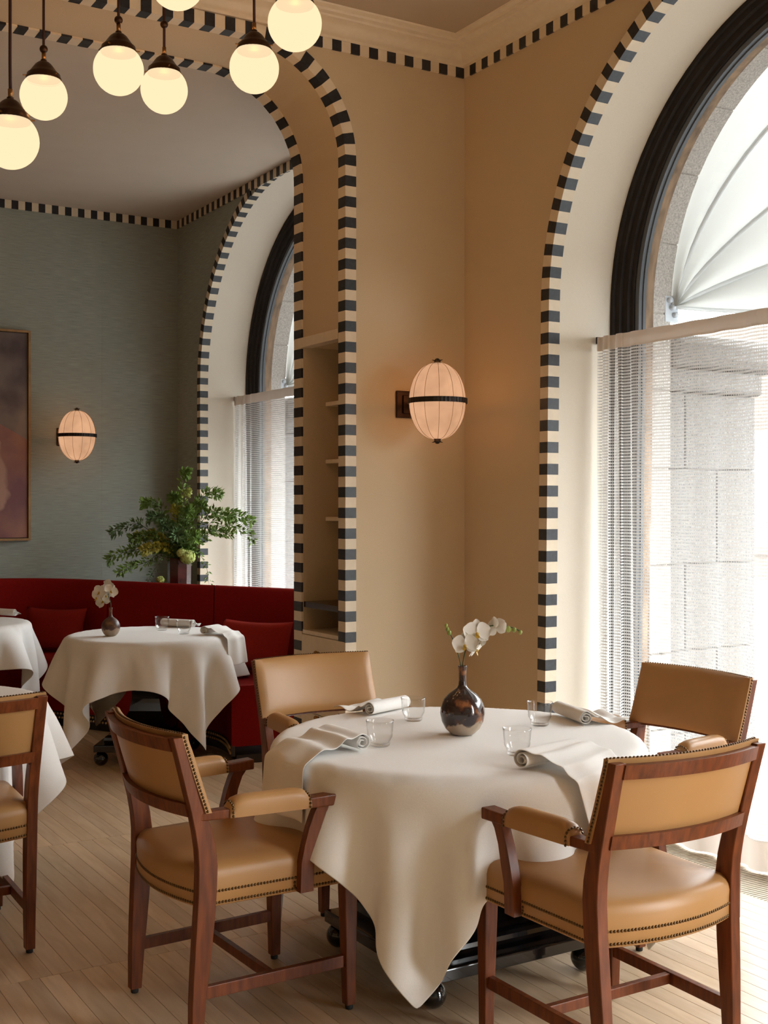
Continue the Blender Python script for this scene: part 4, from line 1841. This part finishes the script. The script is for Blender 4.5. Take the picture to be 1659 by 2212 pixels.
# napkins: a rolled strip of linen with a loose tail
def napkin(origin, head, w0, w1, tail, label, drop=0.0, skew=0.0, roll_r=.027, edge_at=None, lift=.0, wave=.01, twist=0.0):
    """origin: centre of the roll on the cloth; head: direction the tail runs; w0, w1 widths at roll and tail end"""
    h = Vector((head[0], head[1], 0)).normalized()
    ax = Vector((-h.y, h.x, 0))
    prof_ = []
    turns = 2.1
    n = 44
    for i in range(n + 1):
        a = turns * 2 * PI * i / n
        r = roll_r * (.30 + .70 * i / n)
        # spiral finishing at the top of the roll, running towards +head
        ang = PI / 2 + (turns * 2 * PI - a)
        prof_.append((r * math.cos(ang), roll_r + r * math.sin(ang) * .92, i / n * 0))
    m = 26
    for i in range(1, m + 1):
        u = i / m
        s = tail * u
        flat = edge_at if edge_at is not None else tail * 2
        if s <= flat:
            z = (2 * roll_r * .96) * max(0.0, 1 - s / (roll_r * 4.2 + lift)) ** 1.6 + .004 + wave * math.sin(s * 30) ** 2 * (s > .05)
            prof_.append((s, z, u))
        else:
            e = s - flat
            q = min(e / .05, 1.0)
            a = q * PI / 2 * .95
            rr = .032
            if e < .05:
                prof_.append((flat + rr * math.sin(a), .004 - rr * (1 - math.cos(a)), u))
            else:
                prof_.append((flat + rr + (e - .05) * .10, .004 - rr - (e - .05), u))
    nw = 12
    rows_ = []
    for s, z, u in prof_:
        w = w0 + (w1 - w0) * u
        row_ = []
        for j in range(nw + 1):
            v = j / nw - .5
            off = skew * u + w * v
            zz = z + (wave * .8 * math.sin(v * 7 + u * 5) * u if z > -.01 else 0) + twist * u * max(0, v) * (z > -.01)
            ss = s + (.008 * math.sin(v * 9 + 2) * u)
            p = h * ss + ax * off
            row_.append((p.x, p.y, max(zz, .0035) if s < (edge_at or 9) else zz))
        rows_.append(row_)
    o = MB().grid(rows_).obj('napkin', 'linen', smooth=True)
    o.location = (origin[0], origin[1], TT + .0015)
    so = o.modifiers.new('thick', 'SOLIDIFY')
    so.thickness = .0035
    so.offset = 1
    su = o.modifiers.new('sub', 'SUBSURF')
    su.levels = su.render_levels = 1
    tag(o, label, 'napkin')
    return o


napkin((-1.715, -1.80), (-1, -.05), .21, .27, .40, 'white napkin draped over the table edge towards the chair facing the window', skew=.03, edge_at=.205, wave=.016, lift=.14, roll_r=.030)
napkin((-1.275, -1.335), (-.35, 1), .215, .24, .20, 'rolled white napkin at the place before the niche cabinet', skew=-.04, lift=.02)
napkin((-.80, -1.81), (1, -.25), .235, .20, .17, 'rolled white napkin at the place beside the curtain', skew=-.02, lift=.02)
napkin((-1.335, -2.335), (.22, -1), .235, .21, .36, 'white napkin with a roll and a long twisted tail over the table edge', skew=.10, edge_at=.135, lift=.12, twist=.12, roll_r=.032)
napkin((-.80, 1.95), (.9, .6), .24, .16, .14, 'rolled white napkin lying behind the tumblers on the banquette table')
napkin((-.775, 1.50), (.55, -.85), .15, .20, .34, 'white napkin hanging over the edge of the banquette table', edge_at=.15, lift=.10)
napkin((-1.55, 3.27), (.85, .52), .24, .16, .10, 'rolled white napkin on the small table deep along the banquette')

# ------------------------------------------------------------------ greenery behind the banquette
PVX, PVY, PVZ = -.315, 3.165, .86
vz = MB()
vz.lathe([(.0001, 0), (.075, 0), (.082, .01), (.085, .10), (.086, .235), (.083, .245), (.074, .245), (.072, .05), (.0001, .05)], 8, phase=.3)
vo = vz.obj('tall_vase', 'ceramic_dark')
vo.location = (PVX, PVY, PVZ)
tag(vo, 'dark red faceted ceramic vase on the ledge behind the banquette', 'vase')
fa = thing('foliage_arrangement', 'loose arrangement of leafy green branches in the dark faceted vase', 'plant', (PVX, PVY, PVZ + .2))
rn = random.Random(12)
Rv = Vector((.856, -.517, 0))
Fv = Vector((-.517, -.856, 0))


def branch(ctrl, leaves, L, Wd, mats, spread=.03, name='branch'):
    pts = catmull(ctrl, 8)
    q = MB()
    q.tube(pts, [.003 * (1 - .75 * i / (len(pts) - 1)) for i in range(len(pts))], 5, 0)
    for k in range(leaves):
        u = rn.uniform(.12, 1.0)
        i = min(int(u * (len(pts) - 1)), len(pts) - 2)
        p = pts[i].lerp(pts[i + 1], rn.random())
        tg = (pts[i + 1] - pts[i]).normalized()
        d = Vector((rn.gauss(0, 1), rn.gauss(0, 1), rn.gauss(0.25, 1))).normalized()
        side = (d - tg * d.dot(tg)).normalized()
        out = (side * .9 + tg * rn.uniform(.2, 1.1)).normalized()
        start = p + side * rn.uniform(0, spread)
        nrm = out.cross(Vector((rn.gauss(0, 1), rn.gauss(0, 1), rn.gauss(0, 1)))).normalized()
        sd = out.cross(nrm)
        l, w = L * rn.uniform(.7, 1.25), Wd * rn.uniform(.7, 1.2)
        kk = len(q.v)
        q.v += [tuple(start), tuple(start + out * l * .45 + sd * w / 2 + nrm * l * .06), tuple(start + out * l), tuple(start + out * l * .45 - sd * w / 2 + nrm * l * .06)]
        q.f += [(kk, kk + 1, kk + 2), (kk, kk + 2, kk + 3)]
        q.mi += [1, 1]
    return q.obj(name, ['stem', mats], fa)


def arm(rx, z, fy=0.0, sag=.0, leaves=150, mats='leaf', L=.037, Wd=.0165, spread=.030):
    leaves = int(leaves * 1.9)
    p0 = Vector((0, 0, -.08))
    p1 = Rv * rx * .18 + Fv * fy * .2 + Vector((0, 0, max(.10, z * .45)))
    p2 = Rv * rx * .55 + Fv * fy * .6 + Vector((0, 0, z * .92 + sag * .5 + .02))
    p3 = Rv * rx * .82 + Fv * fy * .9 + Vector((0, 0, z + sag * .4))
    p4 = Rv * rx + Fv * fy + Vector((0, 0, z))
    branch([p0, p1, p2, p3, p4], leaves, L, Wd, mats, spread)


for a in [(-.49, .22, .02, .12, 150, 'leaf_blue'), (-.50, .03, .10, .12, 150, 'leaf'), (-.42, -.06, .12, .10, 130, 'leaf'), (-.28, .44, -.05, .0, 150, 'leaf'), (-.20, .34, .10, .0, 170, 'leaf_blue'),
          (.06, .66, .0, .0, 150, 'leaf'), (.30, .50, -.05, .03, 140, 'leaf'), (.40, .33, .12, .08, 170, 'leaf'), (.54, .30, .05, .12, 170, 'leaf'), (.55, .17, .0, .20, 120, 'leaf'),
          (.40, .22, .10, .02, 130, 'leaf'), (.20, .42, .08, .0, 160, 'leaf'), (-.02, .48, .12, .0, 170, 'leaf'), (.10, .38, .15, .0, 190, 'leaf'), (-.10, .28, .18, .0, 190, 'leaf_blue'),
          (.16, .20, .2, .0, 180, 'leaf'), (-.32, .18, .14, .04, 170, 'leaf'), (.02, .22, .22, .0, 180, 'leaf_blue')]:
    arm(*a)
for a in [(-.24, .10, .16, .04, 190, 'leaf_yellow', .026, .020, .03), (-.30, .20, .08, .02, 150, 'leaf_yellow', .026, .02, .03), (-.02, .40, .1, .0, 120, 'leaf_yellow', .022, .012, .03), (.08, .52, .04, .0, 120, 'bloom_lime', .026, .012, .025)]:
    arm(*a)
# trailing sprigs and lime flower heads
branch([(0, 0, -.02), Rv * .10 + Vector((0, 0, .10)), Rv * .19 + Vector((0, 0, .0)), Rv * .22 + Vector((0, 0, -.18))], 90, .026, .011, 'leaf', .02)
branch([(0, 0, -.02), -Rv * .08 + Fv * .08 + Vector((0, 0, .06)), -Rv * .17 + Fv * .10 - Vector((0, 0, .05)), -Rv * .24 + Fv * .10 - Vector((0, 0, .2))], 90, .026, .011, 'leaf_blue', .02)


def flower_head(c, r, mat, n=150):
    q = MB()
    q.sphere(tuple(c), r * .93, 10, 8, sz=.9)
    for k in range(n):
        d = Vector((rn.gauss(0, 1), rn.gauss(0, 1), rn.gauss(0, 1))).normalized()
        p = Vector(c) + Vector((d.x * r, d.y * r, d.z * r * .9))
        a = d.orthogonal().normalized()
        b = d.cross(a)
        s = .010
        kk = len(q.v)
        q.v += [tuple(p - a * s), tuple(p - b * s + d * .003), tuple(p + a * s), tuple(p + b * s + d * .003)]
        q.f += [(kk, kk + 1, kk + 2, kk + 3)]
        q.mi += [0]
    q.obj('flower_head', mat, fa)


flower_head(Rv * .075 + Fv * .085 + Vector((0, 0, .055)), .055, 'bloom_lime', 190)
flower_head(Rv * .035 + Fv * .10 + Vector((0, 0, .085)), .035, 'bloom_lime', 110)
flower_head(-Rv * .125 + Fv * .07 + Vector((0, 0, -.11)), .028, 'bloom_lime', 90)
flower_head(-Rv * .115 + Fv * .08 + Vector((0, 0, -.165)), .030, 'bloom_lime', 90)
